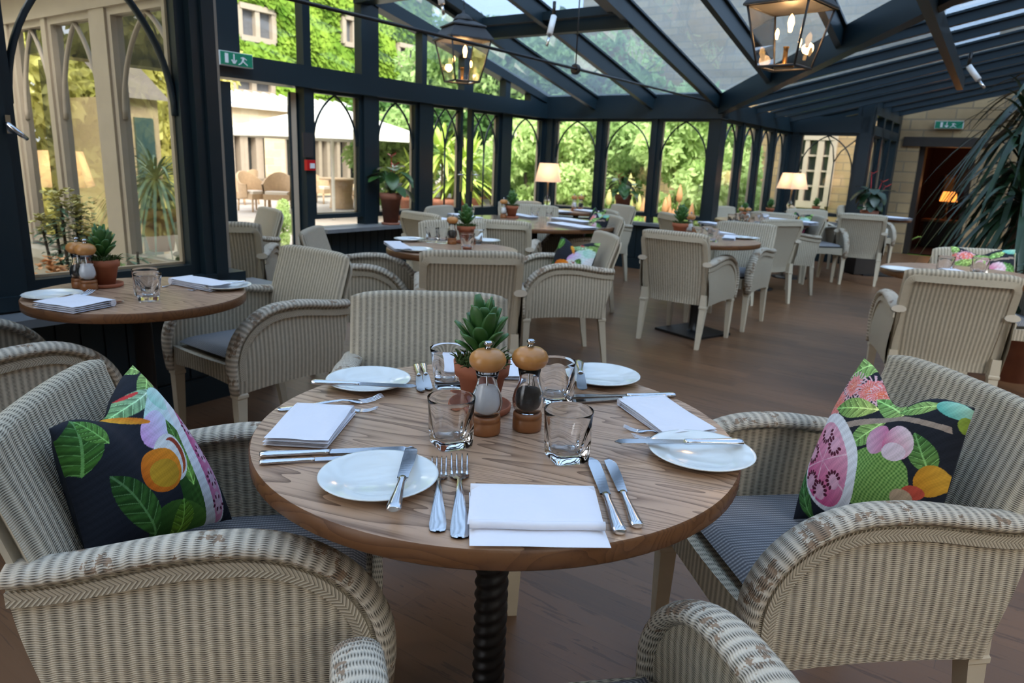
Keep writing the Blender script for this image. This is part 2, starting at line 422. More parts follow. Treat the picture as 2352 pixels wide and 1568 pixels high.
def make_chair(name, label):
    t = thing(name, label=label, cat='chair')
    # backrest: closed section swept across
    HB = .845
    def sec(x, k):
        e = 1 - abs(x / .262) ** 14 * .9; th = .024 * e
        top = HB - .018 * (x / .262) ** 6
        zs = []
        n1 = 16
        if k <= n1: z = .40 + (top - .025 - .40) * k / n1; return (back_mid(z) + th, z)
        if k <= n1 + 7:
            a = PI * (k - n1) / 7; zc = top - .025; r = th
            return (back_mid(zc) + math.cos(a) * r, zc + math.sin(a) * .025)
        z = top - .025 - (top - .025 - .315) * (k - n1 - 7) / 16; return (back_mid(z) - th, z)
    m = MB(); NU, NK = 26, 39
    Ls = [0]
    for k in range(1, NK + 1):
        a, b = sec(0, k - 1), sec(0, k); Ls.append(Ls[-1] + math.hypot(a[0] - b[0], a[1] - b[1]))
    def fx(s): return .264 * math.sin((s - .5) * PI * .94) / math.sin(PI * .47) if False else (s - .5) * .528
    def fn(s, q):
        k = round(q * NK); x = fx(s); y, z = sec(x, k); wid = 1 - .06 * (1 - ss(.3, .6, z))
        return (x * wid, y + .018 * (abs(x) / .26) ** 2, z)
    m.grid(fn, NU, NK, lambda s, q: (fx(s) + .5, Ls[round(q * NK)]), flip=False)
    for s in (0, 1):        # side caps
        b = len(m.v); pts = [fn(s, k / NK) for k in range(NK + 1)]; m.v += pts
        for k in range(NK // 2):
            q = [b + k, b + k + 1, b + NK - k - 1, b + NK - k]
            if s: q.reverse()
            m.face(q, [(.0, m.v[i][2]) for i in q], True)
    back = m.build('backrest', 'wicker', t)
    def bs(x, z): return Vector((x * (1 - .06 * (1 - ss(.3, .6, z))), back_mid(z) - .026 + .018 * (abs(x) / .26) ** 2, z))
    # border frame woven round the rear of the back
    m = MB(); pth = []
    for i in range(13): pth.append(bs(-.243, .33 + (.75 - .33) * i / 12))
    for i in range(1, 7): a = PI / 2 * i / 6; pth.append(bs(-.243 + .035 * (1 - math.cos(a)), .75 + .045 * math.sin(a)))
    for i in range(1, 12): pth.append(bs(-.208 + .416 * i / 12, .795))
    for i in range(0, 7): a = PI / 2 * i / 6; pth.append(bs(.208 + .035 * math.sin(a), .795 - .045 * (1 - math.cos(a))))
    for i in range(1, 13): pth.append(bs(.243, .75 - (.75 - .33) * i / 12))
    m.sweep(pth, [(-.005, -.017), (.005, -.017), (.005, .017), (-.005, .017)], (0, 1, 0), smooth=False)
    m.build('border', 'wrapped_cane', back)
    # side panels with arm roll and braid
    for sx in (-1, 1):
        m = MB(); ny, nz = 26, 12
        def pnl(dx):
            def fn(s, q):
                y = -.262 + (.262 + .262) * s; zt = arm_top(y) - .006; zb = .315 + .012 * math.sin(PI * s)
                z = zb + (zt - zb) * q; yy = y - (.055 * ss(.31, .62, z)) * (1 - s) ** 2
                x = .255 + dx + .012 * math.sin(PI * min(1, q * 1.2)) * .6
                return (sx * x, yy, z)
            return fn
        uvf = lambda s, q: (s * .524, q * .34)
        def uvz(dx):
            f = pnl(dx)
            return lambda s, q: (f(s, q)[1] + 1, f(s, q)[2])
        m.grid(pnl(.014), ny, nz, uvz(.014), flip=(sx < 0)); m.grid(pnl(-.010), ny, nz, uvz(-.010), flip=(sx > 0))
        f1, f2 = pnl(.014), pnl(-.010)
        for i in range(ny):
            a, b = i / ny, (i + 1) / ny; m.quad([f1(a, 0), f1(b, 0), f2(b, 0), f2(a, 0)] if sx < 0 else [f2(a, 0), f2(b, 0), f1(b, 0), f1(a, 0)])
        side = m.build('side_panel', 'wicker', t)
        m = MB(); prof = []
        for k in range(14):
            a = 2 * PI * k / 14; prof.append((.036 * math.cos(a), .004 + .021 * math.sin(a) if math.sin(a) > 0 else .004 + .016 * math.sin(a)))
        P = arm_path(); sc = [1.0] * len(P)
        for i in range(4): sc[-1 - i] = .80 + .05 * i
        m.sweep([p + Vector((sx * .255, 0, 0)) for p in P], prof, (1, 0, 0), scale=sc)
        arm = m.build('armrest', 'wicker_arm', t)
        m = MB(); P = arm_path(-.030)[:-1]
        m.sweep([p + Vector((sx * .274, 0, 0)) for p in P], [(-.004, -.013), (.004, -.013), (.004, .013), (-.004, .013)] if sx > 0 else [(.004, .013), (-.004, .013), (-.004, -.013), (.004, -.013)][::-1], (1, 0, 0), smooth=False)
        b = m.build('braid', 'braid', arm)
        # proper uv across the braid width
        uvl = b.data.uv_layers[0].data
        for l in b.data.loops: pass
    # front rail
    m = MB()
    def rail(dy):
        def fn(s, q):
            x = -.235 + .47 * s; zb = .345 - .0 + .018 * math.sin(PI * s); z = zb + (.43 - zb) * q
            return (x, .245 + dy + .012 * math.sin(PI * s), z)
        return fn
    m.grid(rail(.01), 16, 4, lambda s, q: (s * .47, .3 + q * .1), flip=True)
    m.grid(rail(-.012), 16, 4, lambda s, q: (s * .47, .3 + q * .1))
    a, b = rail(.01), rail(-.012)
    for i in range(16):
        s0, s1 = i / 16, (i + 1) / 16
        m.quad([a(s0, 1), a(s1, 1), b(s1, 1), b(s0, 1)]); m.quad([b(s0, 0), b(s1, 0), a(s1, 0), a(s0, 0)])
    m.build('seat_rail', 'wicker', t)
    m = MB(); m.box((-.245, -.24, .405), (.49, 0, 0), (0, .485, 0), (0, 0, .02)); m.build('seat', 'wicker', t)
    # seat pad
    m = MB()
    def pad(top):
        def fn(s, q):
            x = (s - .5) * 2; y = (q - .5) * 2
            e = (1 - abs(x) ** 8) ** .25 * (1 - abs(y) ** 8) ** .25 if abs(x) < 1 and abs(y) < 1 else 0
            return (x * .222, .008 + y * .225, .447 + (.024 if top else -.020) * e)
        return fn
    m.grid(pad(True), 16, 16); m.grid(pad(False), 16, 16, flip=True)
    m.build('seat_pad', 'seat_fabric', t)
    # legs
    for sx in (-1, 1):
        for (x, y, x2, y2) in ((.246, .238, .246, .240), (.238, -.262, .236, -.305)):
            m = MB()
            stations = [(.40, 0, .020), (.318, 0, .023), (.312, 0, .026), (.30, 0, .026), (.295, .02, .022), (.15, .35, .0185), (.0, 1, .0135)]
            def st(k):
                z, f, h = stations[k]; f = 1 - z / .30 if z < .3 else 0; cx, cy = sx * (x + (x2 - x) * f), y + (y2 - y) * f
                return [(cx - h, cy - h, z), (cx + h, cy - h, z), (cx + h, cy + h, z), (cx - h, cy + h, z)]
            for k in range(len(stations) - 1):
                A, B = st(k + 1), st(k)
                for i in range(4): m.quad([A[i], A[(i + 1) % 4], B[(i + 1) % 4], B[i]])
            A = st(len(stations) - 1); m.quad(A[::-1])
            lg = m.build('leg', 'painted_leg', t)
    return t
chair0 = make_chair('woven_armchair', '')

def chair(x, y, deg, label, group=None, z=0, sc=None):
    return place(chair0, (x, y, z), math.radians(deg), label, group, scale=sc)
chair(-.518, 1.305, 281, 'woven cream armchair with a fruit print cushion, left of the foreground table')
chair(.708, 1.518, 99, 'woven cream armchair with a sliced guava cushion, right of the foreground table')
chair(-.242, 2.044, 187, 'woven cream armchair facing us across the foreground table')
chair(.09, .755, 14, 'woven cream armchair at the near side, only its worn arms and seat edge showing')
chair(-1.162, 3.115, 143, 'woven armchair with grey seat pad beside the window table by the dark pillar')
chair(-1.93, 4.86, 8, 'woven armchair seen from behind just right of the dark pillar, by the open door')
chair(-2.24, 5.55, 128, 'woven armchair angled inwards with the open garden door behind it')
chair(-.90, 4.36, 272, 'woven armchair side on against the panelled dado, left of the second row table')
chair(-.262, 3.90, 8, 'woven armchair seen from behind with cane border, at the table with the pot plant')
chair(.271, 4.738, 101, 'woven armchair with an orange flower cushion, standing on open floor')
chair(1.342, 5.441, 323, 'woven armchair seen from behind on open floor, with the black table plinth just beyond it')
chair(1.819, 6.058, 145, 'woven armchair facing us at the right side of the table with the square plinth')
chair(2.42, 7.28, 24, 'woven armchair in shade, back turned, between the plinth table and the far round table')
chair(4.22, 8.85, 333, 'woven armchair with its back to us standing alone before the far doorway table')
chair(2.324, 3.859, 343, 'woven armchair with its back to us at the right edge, cane border clearly seen')
chair(3.004, 4.43, 175, 'woven armchair holding a cushion printed green and pink, behind the right edge chair')
chair(-1.72, 2.274, 326, 'woven armchair left of the window table, its arms curving in from the left edge')
chair(-.57, 6.24, 316, 'pale woven armchair at the left of the long glossy table, its back turned')
chair(-.434, 6.76, 246, 'pale woven armchair with its back to the double doors')
chair(-.33, 5.00, 205, 'woven armchair facing us on the far side of the second row table')
chair(-.10, 5.86, 352, 'woven armchair seen from behind at the near side of the big glossy table')
chair(.536, 6.457, 103, 'woven armchair with a yellow and pink cushion at the right end of the glossy table')
chair(.14, 8.02, 200, 'woven armchair facing us just in front of the corner windows, under the lamp')
chair(.16, 7.33, 178, 'woven armchair facing us behind the glossy table')
chair(.60, 7.20, 100, 'woven armchair side on, partly behind the tall flower pot')
chair(.90, 8.22, 112, 'small looking woven armchair back to the garden windows beside the flower pot')
chair(1.85, 7.30, 282, 'woven armchair almost end on at the left of the plinth table')
chair(2.62, 8.66, 205, 'woven armchair facing us at the window end of the far round table')
chair(3.06, 8.36, 322, 'woven armchair turned away behind the glasses of the far round table')
chair(2.88, 7.86, 97, 'woven armchair with a dark cushion, side on at the right of the far round table')
chair(3.64, 8.76, 183, 'woven armchair at the back facing us below the far lamp')
chair(4.05, 9.75, 255, 'woven armchair with legs showing, side on behind the chair standing alone')
chair(5.05, 10.45, 200, 'woven armchair facing us at the far doorway table')
chair(4.30, 6.35, 100, 'woven armchair mostly behind the palm leaves')

# ------------------------------------------------------------ table ware prototypes
def make_plate():
    t = thing('side_plate', label='', cat='plate'); m = MB()
    m.lathe([(.0, .0005), (.052, .0005), (.054, .0), (.058, .003), (.075, .008), (.098, .0145), (.1005, .0165), (.0995, .0178), (.096, .0172), (.074, .0112), (.060, .0065), (.056, .0045), (.0, .0042)], 56, caps=False)
    m.build('dish', 'porcelain', t); return t
def make_knife(L, name, blade_w):
    t = thing(name, label='', cat='knife'); hl = L * .46
    m = MB(); n = 12; st = [(0, .0065, .0035), (.02, .0092, .0045), (.12, .0098, .0046), (.5, .0072, .0042), (.85, .0050, .004), (.93, .0068, .0046), (1, .0055, .004)]
    b = 0
    for j, (s, w, h) in enumerate(st):
        for k in range(n): a = 2 * PI * k / n; m.v.append((w * math.cos(a), s * hl, .005 + h * math.sin(a)))
    for j in range(len(st) - 1):
        for k in range(n): k2 = (k + 1) % n; m.face([j * n + k, j * n + k2, (j + 1) * n + k2, (j + 1) * n + k][::-1], None, True)
    m.face(list(range(n)), None); m.face([(len(st) - 1) * n + k for k in range(n)][::-1], None)
    m.build('handle', 'chrome', t)
    m = MB(); e = []; N = 14
    for i in range(N + 1):
        s = i / N; y = hl + (L - hl) * s
        wl = blade_w * (.42 + .1 * s if s < .9 else .52 * math.sqrt(max(0.02, 1 - ((s - .9) / .1) ** 2)))
        wr = blade_w * (.42 + .16 * ss(0, .6, s) if s < .82 else .58 * math.sqrt(max(.02, 1 - ((s - .82) / .18) ** 2)))
        e.append((y, -wl, wr))
    for zt, fl in ((.0062, False), (.0042, True)):
        b = len(m.v)
        for (y, l, r) in e: m.v += [(l, y, zt), (r, y, zt if fl else zt - .0008)]
        for i in range(N):
            q = [b + 2 * i, b + 2 * i + 1, b + 2 * i + 3, b + 2 * i + 2]
            m.face(q[::-1] if fl else q, None, False)
    for i in range(N):
        for k in (0, 1):
            q = [2 * i + k, 2 * i + 2 + k, 2 * (N + 1) + 2 * i + 2 + k, 2 * (N + 1) + 2 * i + k]; m.face(q if k else q[::-1], None, False)
    m.build('blade', 'steel', t); return t
def make_fork(L):
    t = thing('fork', label='', cat='fork'); m = MB()
    prof = [(0, .003), (.012, .0085), (.03, .0098), (.10, .0105), (.25, .0085), (.42, .0055), (.60, .0028), (.66, .003), (.69, .0075), (.73, .0115), (.78, .0125)]
    zf = lambda s: .0022 + .010 * max(0, math.sin(PI * min(1, s / .75))) * (s > .25) * ss(.25, .6, s) + .008 * ss(.85, 1, s) - .0015 * ss(.70, .80, s) * (1 - ss(.85, 1, s))
    for sgn in (1, -1):
        b = len(m.v)
        for s, w in prof:
            z = zf(s)
            for x, dz in ((-w, -.0004), (-w * .5, .0010), (w * .5, .0010), (w, -.0004)): m.v.append((x, s * L, z + (dz + .0008 if sgn > 0 else -.0010)))
        for i in range(len(prof) - 1):
            for k in range(3):
                q = [b + 4 * i + k, b + 4 * i + k + 1, b + 4 * i + 5 + k, b + 4 * i + 4 + k]; m.face(q if sgn > 0 else q[::-1], None, True)
    h = m.build('handle', 'chrome', t)
    m = MB()
    for k in range(4):
        x = -.0105 + .007 * k; pts = [(x * (1 - .1 * (1 - q)), (.76 + .24 * q) * L, zf(.76 + .24 * q)) for q in (0, .3, .6, .85, 1)]
        m.tube(pts, [.0021, .0019, .0017, .0014, .0006], 6)
    m.build('tines', 'chrome', t); return t
def make_tumbler(name='tumbler'):
    t = thing(name, label='', cat='glass'); H = .096; n = 32; m = MB()
    def R(a, z, k):        # faceted foot to round mouth
        f = 1 - ss(.15, 1.0, z / H); sq = 1 / max(abs(math.cos(a)), abs(math.sin(a))); r0 = .036 + .010 * z / H
        return r0 * ((1 - f) + f * min(sq, 1.30) * .93)
    zs = [0, .004, .012, .02, .032, .045, .06, .075, .088, H]
    rows = [[(R(2 * PI * k / n, z, 0) * (.94 if z == 0 else 1), z, 2 * PI * k / n) for k in range(n)] for z in zs]
    for dr, dz in ((.0002, .0004), (.0006, .0006), (.0010, .0004)): rows.append([(R(2 * PI * k / n, H, 0) - dr, H + dz, 2 * PI * k / n) for k in range(n)])
    for z, r in ((H, .0447), (.088, .0440), (.07, .0412), (.05, .0375), (.035, .0345), (.024, .031), (.018, .027), (.0155, .014)):
        rows.append([(r, z, 2 * PI * k / n) for k in range(n)])
    for row in rows:
        for r, z, a in row: m.v.append((r * math.cos(a), r * math.sin(a), z))
    for j in range(len(rows) - 1):
        for k in range(n): k2 = (k + 1) % n; m.face([j * n + k, j * n + k2, (j + 1) * n + k2, (j + 1) * n + k], None, True)
    m.face([k for k in range(n)][::-1], None); m.face([(len(rows) - 1) * n + k for k in range(n)], None)
    m.build('cup', 'clear_glass', t); return t
def make_mill(fill):
    t = thing(fill + '_mill', label='', cat='mill')
    m = MB(); m.lathe([(.0, 0), (.0285, 0), (.030, .003), (.030, .024), (.0275, .0265), (.030, .029), (.029, .036), (.025, .039), (0, .039)], 32, caps=False); m.build('base', 'mill_wood', t)
    m = MB(); m.lathe([(.0, .0392), (.026, .0392), (.0315, .052), (.0325, .066), (.029, .082), (.0215, .098), (.0195, .110), (.023, .126), (.0235, .132), (.0205, .132), (.0165, .111), (.0185, .098), (.0255, .082), (.0285, .066), (.027, .054), (.022, .043), (0, .043)], 32, caps=False); m.build('body', 'clear_glass', t)
    m = MB(); top = .098 if fill == 'salt' else .086
    m.lathe([(0, .0435), (.0215, .0435), (.0262, .055), (.0275, .066), (.0245, .081), (.019 if fill == 'salt' else .023, top), (0, top + .002)], 28, caps=False); m.build('contents', 'salt' if fill == 'salt' else 'pepper', t)
    m = MB(); m.lathe([(0, .0445), (.0022, .0445), (.0022, .134), (0, .134)], 8, caps=False); m.build('spindle', 'chrome', t)
    m = MB(); m.lathe([(0, .131), (.022, .131), (.030, .136), (.0365, .146), (.037, .154), (.033, .164), (.024, .171), (.010, .1735), (0, .1735)], 32, caps=False); m.build('cap', 'mill_cap', t)
    m = MB(); m.lathe([(0, .173), (.006, .173), (.0075, .1765), (.0045, .179), (.0045, .181), (.0085, .184), (.0085, .188), (.005, .1905), (0, .191)], 20, caps=False); m.build('knob', 'steel', t)
    return t
def leaf_mesh(m, base, d, up, L, w, bend=0, n=6, thick=.0, mi=0, fold=.15):
    """a pointed oval leaf from base along d"""
    base, d, up = Vector(base), Vector(d).normalized(), Vector(up); sd = d.cross(up).normalized(); nn = sd.cross(d).normalized()
    b = len(m.v)
    for i in range(n + 1):
        s = i / n; ww = w * (math.sin(PI * min(.97, s * .94 + .03)) ** .75); p = base + d * L * s - nn * (bend * L * s * s)
        m.v += [tuple(p - sd * ww + nn * ww * fold), tuple(p + nn * thick), tuple(p + sd * ww + nn * ww * fold)]
    for i in range(n):
        for k in (0, 1): m.face([b + 3 * i + k, b + 3 * i + k + 1, b + 3 * i + 4 + k, b + 3 * i + 3 + k], None, True, mi)
def make_succulent(seed, h=.13):
    rnd = random.Random(seed)
    t = thing('potted_succulent', label='', cat='plant')
    m = MB(); m.lathe([(0, 0), (.058, 0), (.062, .003), (.063, .014), (.060, .015), (.056, .006), (0, .006)], 36, caps=False); m.build('saucer', 'terracotta', t)
    m = MB(); m.lathe([(.0, .0065), (.034, .0065), (.049, .077), (.0555, .078), (.0585, .106), (.0545, .106), (.052, .100), (0, .100)], 36, caps=False); pot = m.build('pot', 'terracotta', t)
    m = MB()
    for i in range(150):
        a = rnd.uniform(0, 2 * PI); r = .055 * math.sqrt(rnd.random()); p = Vector((r * math.cos(a), r * math.sin(a), .099 + .008 * rnd.random()))
        q = p + Vector((rnd.uniform(-.012, .016) + .01 * math.cos(a), rnd.uniform(-.012, .012) + .01 * math.sin(a), rnd.uniform(.004, .02)))
        m.tube([p, (p + q) / 2 + Vector((0, 0, .004)), q], [.0022, .0018, .0006], 4)
    m.lathe([(.054, .100), (.035, .110), (0, .113)], 20, caps=False); ms = m.build('moss', 'moss', t); ms['kind'] = 'stuff'
    m = MB()
    for i in range(26):
        a = i * 2.4; tilt = .12 + .95 * (i / 26) ** 1.1; L = h * (.72 - .25 * (i / 26)) * rnd.uniform(.85, 1.1); hh = .112 + .030 * (1 - i / 26)
        d = Vector((math.cos(a) * math.sin(tilt), math.sin(a) * math.sin(tilt), math.cos(tilt))); up = Vector((-math.cos(a) * math.cos(tilt), -math.sin(a) * math.cos(tilt), math.sin(tilt)))
        bs = Vector((math.cos(a) * .012, math.sin(a) * .012, hh)); sd = d.cross(up).normalized()
        # fleshy leaf: flattened ellipsoid
        b = len(m.v); nn = 8; ns = 7
        for j in range(ns + 1):
            s = j / ns; w = .0185 * math.sin(PI * min(.97, .06 + s * .88)) ** .6 * (.42 + .75 * s); p = bs + d * L * s + up * (.010 * math.sin(PI * s * .7))
            for k in range(nn): aa = 2 * PI * k / nn; m.v.append(tuple(p + sd * math.cos(aa) * w + up * math.sin(aa) * w * .3))
        for j in range(ns):
            for k in range(nn): k2 = (k + 1) % nn; m.face([b + j * nn + k, b + j * nn + k2, b + (j + 1) * nn + k2, b + (j + 1) * nn + k], None, True)
        m.face([b + ns * nn + k for k in range(nn)], None, True)
    m.build('leaves', 'leaf_succulent', t); return t
def make_napkin(w, d, h=.014, layers=4, seed=0, name='napkin', step=0):
    """folded cloth: stacked layers with a rolled fold along +y"""
    rnd = random.Random(seed); m = MB(); th = h / layers
    path = [];
    for k in range(layers):
        z = th * (k + .5); off = rnd.uniform(-.003, .003)
        dk = d - step * k; ys = step * k / 2
        def fn(top, z=z, off=off, k=k, dk=dk, ys=ys):
            def f(s, q):
                x = (s - .5) * 2; y = (q - .5) * 2; e = (1 - abs(x) ** 10) ** .5 * (1 - abs(y) ** 5) ** .5
                sag = .0012 * math.sin(5 * x + k) * math.cos(3 * y + seed)
                return (x * w / 2 + off * y, ys + y * dk / 2 + off, z + sag * (k + 1) / layers + (.52 if top else -.5) * th * .93 * e)
            return f
        m.grid(fn(True), 16, 12); m.grid(fn(False), 16, 12, flip=True)
    # rolled fold
    path = [(-w / 2 + w * i / 8, d / 2 - h * .3, h * .5) for i in range(9)]
    m.sweep(path, [(.42 * h * math.cos(a * PI / 5), .47 * h * math.sin(a * PI / 5)) for a in range(10)], (0, 1, 0))
    if step:
        path = [(-w / 2 + .001 + (w - .002) * i / 10, -d / 2 + step + th * .2 + .0012 * math.sin(i * .9), th * 1.5) for i in range(11)]
        m.sweep(path, [(.62 * th * math.cos(a * PI / 6), .54 * th * math.sin(a * PI / 6)) for a in range(12)], (0, 1, 0))
    o = m.build(name, 'linen'); tag(o, '', 'napkin'); return o

plate0 = make_plate(); knife0 = make_knife(.235, 'dinner_knife', .0185); bknife0 = make_knife(.20, 'butter_knife', .0180); fork0 = make_fork(.205)
glass0 = make_tumbler(); salt0 = make_mill('salt'); pepper0 = make_mill('pepper'); succ0 = make_succulent(3)
TZ = .75
def seg(proto, hp, tp, label, group=None, z0=TZ + .0006, z1=None, L=.235):
    a = at(*hp, z0); b = at(*tp, z1 if z1 is not None else z0); d = b - a
    rz = math.atan2(-d.x, d.y); rx = math.asin(max(-1, min(1, d.z / d.length)))
    return place(proto, a, 0, label, group, scale=d.length / L, rot=(rx, 0, rz))
def put(proto, p, label, group=None, rz=0, z=TZ + .0006, scale=None): return place(proto, at(*p, z), rz, label, group, scale)
def napk(c4, label, h=.014, seed=0, layers=4, z=TZ + .0008, group=None, step=0):
    P = [at(x, y, z + h) for x, y in c4]; c = sum(P, Vector()) / 4
    ex = ((P[1] - P[0]) + (P[2] - P[3])) / 2; ey = ((P[0] - P[3]) + (P[1] - P[2])) / 2
    o = make_napkin(ex.length, ey.length, h, layers, seed, step=step); o.location = (c.x, c.y, z)
    o.rotation_euler = (0, 0, math.atan2(ex.y, ex.x)); tag(o, label, 'napkin', group); return o

# tables
def make_table(name, R, loc, label, top='ash_top', twist=False, base=.21, z=TZ, thick=.034, sq=True, rz=0):
    t = thing(name, loc, rz, label, 'table')
    m = MB(); m.lathe([(0, z - thick), (R - .004, z - thick), (R, z - thick + .004), (R, z - .004), (R - .003, z)], 96, caps=False); m.build('edge_band', 'edge_wood', t)
    m = MB(); b = 0
    m.lathe([(R - .003, z), (R * .66, z), (R * .33, z), (0.0, z)], 96, caps=False); m.build('tabletop', top, t)
    m = MB()
    if twist:
        n = 28; N = 150; zz0, zz1 = .02, z - thick
        for j in range(N + 1):
            q = zz0 + (zz1 - zz0) * j / N
            for k in range(n):
                a = 2 * PI * k / n; r = .0350 * (1 + .07 * math.cos(2 * a - q * 2 * PI / .030)); m.v.append((r * math.cos(a), r * math.sin(a), q))
        for j in range(N):
            for k in range(n): k2 = (k + 1) % n; m.face([j * n + k, j * n + k2, (j + 1) * n + k2, (j + 1) * n + k], None, True)
    else: m.lathe([(.05, .02), (.034, .03), (.033, .1), (.033, z - thick - .02), (.09, z - thick)], 24, caps=False)
    m.build('pedestal', 'black_iron', t)
    m = MB()
    if sq: m.cbox((0, 0, .010), base * 2, base * 2, .018)
    else: m.lathe([(0, .001), (base, .001), (base, .01), (base * .5, .02), (0, .02)], 40, caps=False)
    m.build('base_plate', 'black_iron', t)
    return t
T1 = (-.023, 1.388, 0)
make_table('round_dining_table', .484, T1, 'large round ash table in the foreground laid for four on a twisted black pedestal', twist=True, sq=False, base=.10, rz=math.radians(4))
make_table('round_dining_table', .375, (-1.40, 2.62, 0), 'small round wooden table by the left window, laid for two', twist=False, sq=False)
make_table('round_dining_table', .40, (-.385, 4.36, 0), 'round wooden table in the second row with orange brown rim showing at its left')
make_table('round_dining_table', .44, (1.45, 5.62, 0), 'round wooden table on a black square plinth in the middle of the room', sq=True, rz=math.radians(35))
make_table('round_dining_table', .74, (.16, 6.62, 0), 'big glossy round table reflecting the windows, several chairs round it', top='polished_top', sq=False)
make_table('round_dining_table', .34, (.68, 8.40, 0), 'small round table against the garden windows, right of the lit lamp', sq=False)
make_table('round_dining_table', .50, (2.70, 8.00, 0), 'wide round table near the far right windows crowded with glasses', sq=False)
make_table('round_dining_table', .36, (4.78, 9.55, 0), 'round table at the far end in front of the dark doorway', sq=True)
make_table('round_dining_table', .42, (2.62, 4.22 - .02, 0), 'round table hidden between the two chairs at the right edge', sq=False)
make_table('round_dining_table', .36, (3.45, 8.95, 0), 'small table under the far lamp by the dark corner post', sq=False)

# ---- foreground table laying
put(plate0, (870, 1108), 'white side plate at the near left of the foreground table, knife resting across it')
put(plate0, (847, 883), 'white side plate at the far left rim of the foreground table')
put(plate0, (1379, 872), 'white side plate at the far right of the foreground table, knife over its left side')
put(plate0, (1609, 1050), 'white side plate on the right rim of the foreground table')
PR = TZ + .0185
seg(bknife0, (903, 1178), (946, 1033), 'butter knife lying over the near left plate', L=.20, z0=PR, z1=PR)
seg(bknife0, (716, 882), (957, 893), 'butter knife across the far left plate, handle out over the rim', L=.20, z0=PR, z1=PR)
seg(bknife0, (1330, 835), (1338, 901), 'short butter knife standing over the far right plate', L=.20, z0=PR, z1=PR)
seg(bknife0, (1705, 1021), (1412, 1021), 'butter knife across the right rim plate', L=.20, z0=PR, z1=PR)
seg(knife0, (1424, 1230), (1358, 1058), 'dinner knife touching the right edge of the nearest napkin')
seg(knife0, (1464, 1215), (1397, 1060), 'dinner knife lying outermost on the right of the nearest setting')
seg(fork0, (1005, 1225), (1009, 1062), 'dinner fork next to the near left plate, outer of the pair', L=.205)
seg(fork0, (1056, 1240), (1055, 1057), 'larger dinner fork touching the left edge of the nearest napkin', L=.205)
seg(knife0, (597, 1049), (940, 1037), 'dinner knife of the left setting, beside the folded napkin')
seg(knife0, (596, 1066), (868, 1053), 'dinner knife of the left setting running under the near left plate')
seg(fork0, (638, 942), (880, 918), 'fork poking out from under the left napkin', L=.205)
seg(fork0, (690, 938), (868, 945), 'second fork half under the left napkin, below the other', L=.205)
seg(knife0, (957, 840), (968, 903), 'dinner knife of the far setting, left of the two by the far glass')
seg(knife0, (972, 838), (986, 899), 'dinner knife of the far setting, right of the two by the far glass')
seg(knife0, (1550, 911), (1304, 915), 'dinner knife of the right setting, upper of two')
seg(knife0, (1530, 914), (1303, 927), 'dinner knife of the right setting slipping under the napkin')
seg(fork0, (1660, 1007), (1452, 1010), 'fork lying behind the right rim plate', L=.205)
seg(fork0, (1600, 1010), (1430, 985), 'thin fork pointing away beside the right rim plate', L=.205)
napk([(1082, 1104), (1370, 1113), (1394, 1228), (1074, 1226)], 'folded white napkin at the nearest setting, between fork and knives', h=.024, seed=1, layers=2, step=.035)
napk([(661, 921), (797, 928), (772, 1008), (630, 1000)], 'folded white napkin on the left of the foreground table', h=.023, seed=2)
napk([(1438, 913), (1540, 904), (1630, 985), (1508, 993)], 'folded white napkin on the right of the foreground table', h=.018, seed=3)
napk([(1008, 817), (1198, 822), (1190, 862), (1000, 858)], 'folded white napkin behind the terracotta pot of the foreground table', h=.012, seed=4)
put(glass0, (1035, 1020), 'empty tumbler nearest the left knives, in front of the salt mill', rz=.5)
put(glass0, (1300, 1052), 'empty tumbler nearest the dinner knives, right of the pepper mill', rz=.35)
put(glass0, (1030, 886), 'empty tumbler standing left of the terracotta pot', rz=.2)
put(glass0, (1272, 920), 'empty tumbler behind the pepper mill', rz=.6)
put(salt0, (1115, 992), 'wood and glass salt mill with white salt on the foreground table')
put(pepper0, (1210, 984), 'wood and glass pepper mill with dark peppercorns on the foreground table')
put(succ0, (1104, 940), 'succulent in a terracotta pot and saucer at the middle of the foreground table', scale=1.06)

# ---- window table
put(plate0, (122, 684), 'white side plate under the left napkin on the window table', scale=.95)
napk([(140, 672), (228, 684), (205, 706), (112, 692)], 'folded napkin on the left of the window table', h=.026, seed=5)
seg(fork0, (78, 703), (215, 672), 'fork half under the left napkin of the window table', L=.205)
seg(knife0, (152, 715), (285, 694), 'dinner knife on the near rim of the window table')
put(glass0, (343, 690), 'tumbler standing right in front of the other on the window table', rz=.4)
put(glass0, (338, 677), 'tumbler standing behind the other on the window table', rz=.1)
put(pepper0, (186, 660), 'pepper mill behind the salt mill on the window table')
put(salt0, (205, 665), 'salt mill on the window table')
put(succ0, (243, 657), 'succulent in a terracotta pot on the window table', rz=1.0, scale=1.0)
napk([(412, 634), (465, 628), (508, 650), (458, 658)], 'folded napkin at the right of the window table', h=.028, seed=6)
seg(knife0, (372, 660), (415, 650), 'dinner knife left of the right napkin on the window table')
put(plate0, (520, 662), 'white side plate at the right rim of the window table', scale=.95)
seg(bknife0, (562, 648), (470, 660), 'butter knife on the right plate of the window table', L=.2, z0=PR, z1=PR)
seg(fork0, (495, 660), (430, 668), 'fork below the right napkin of the window table', L=.205)

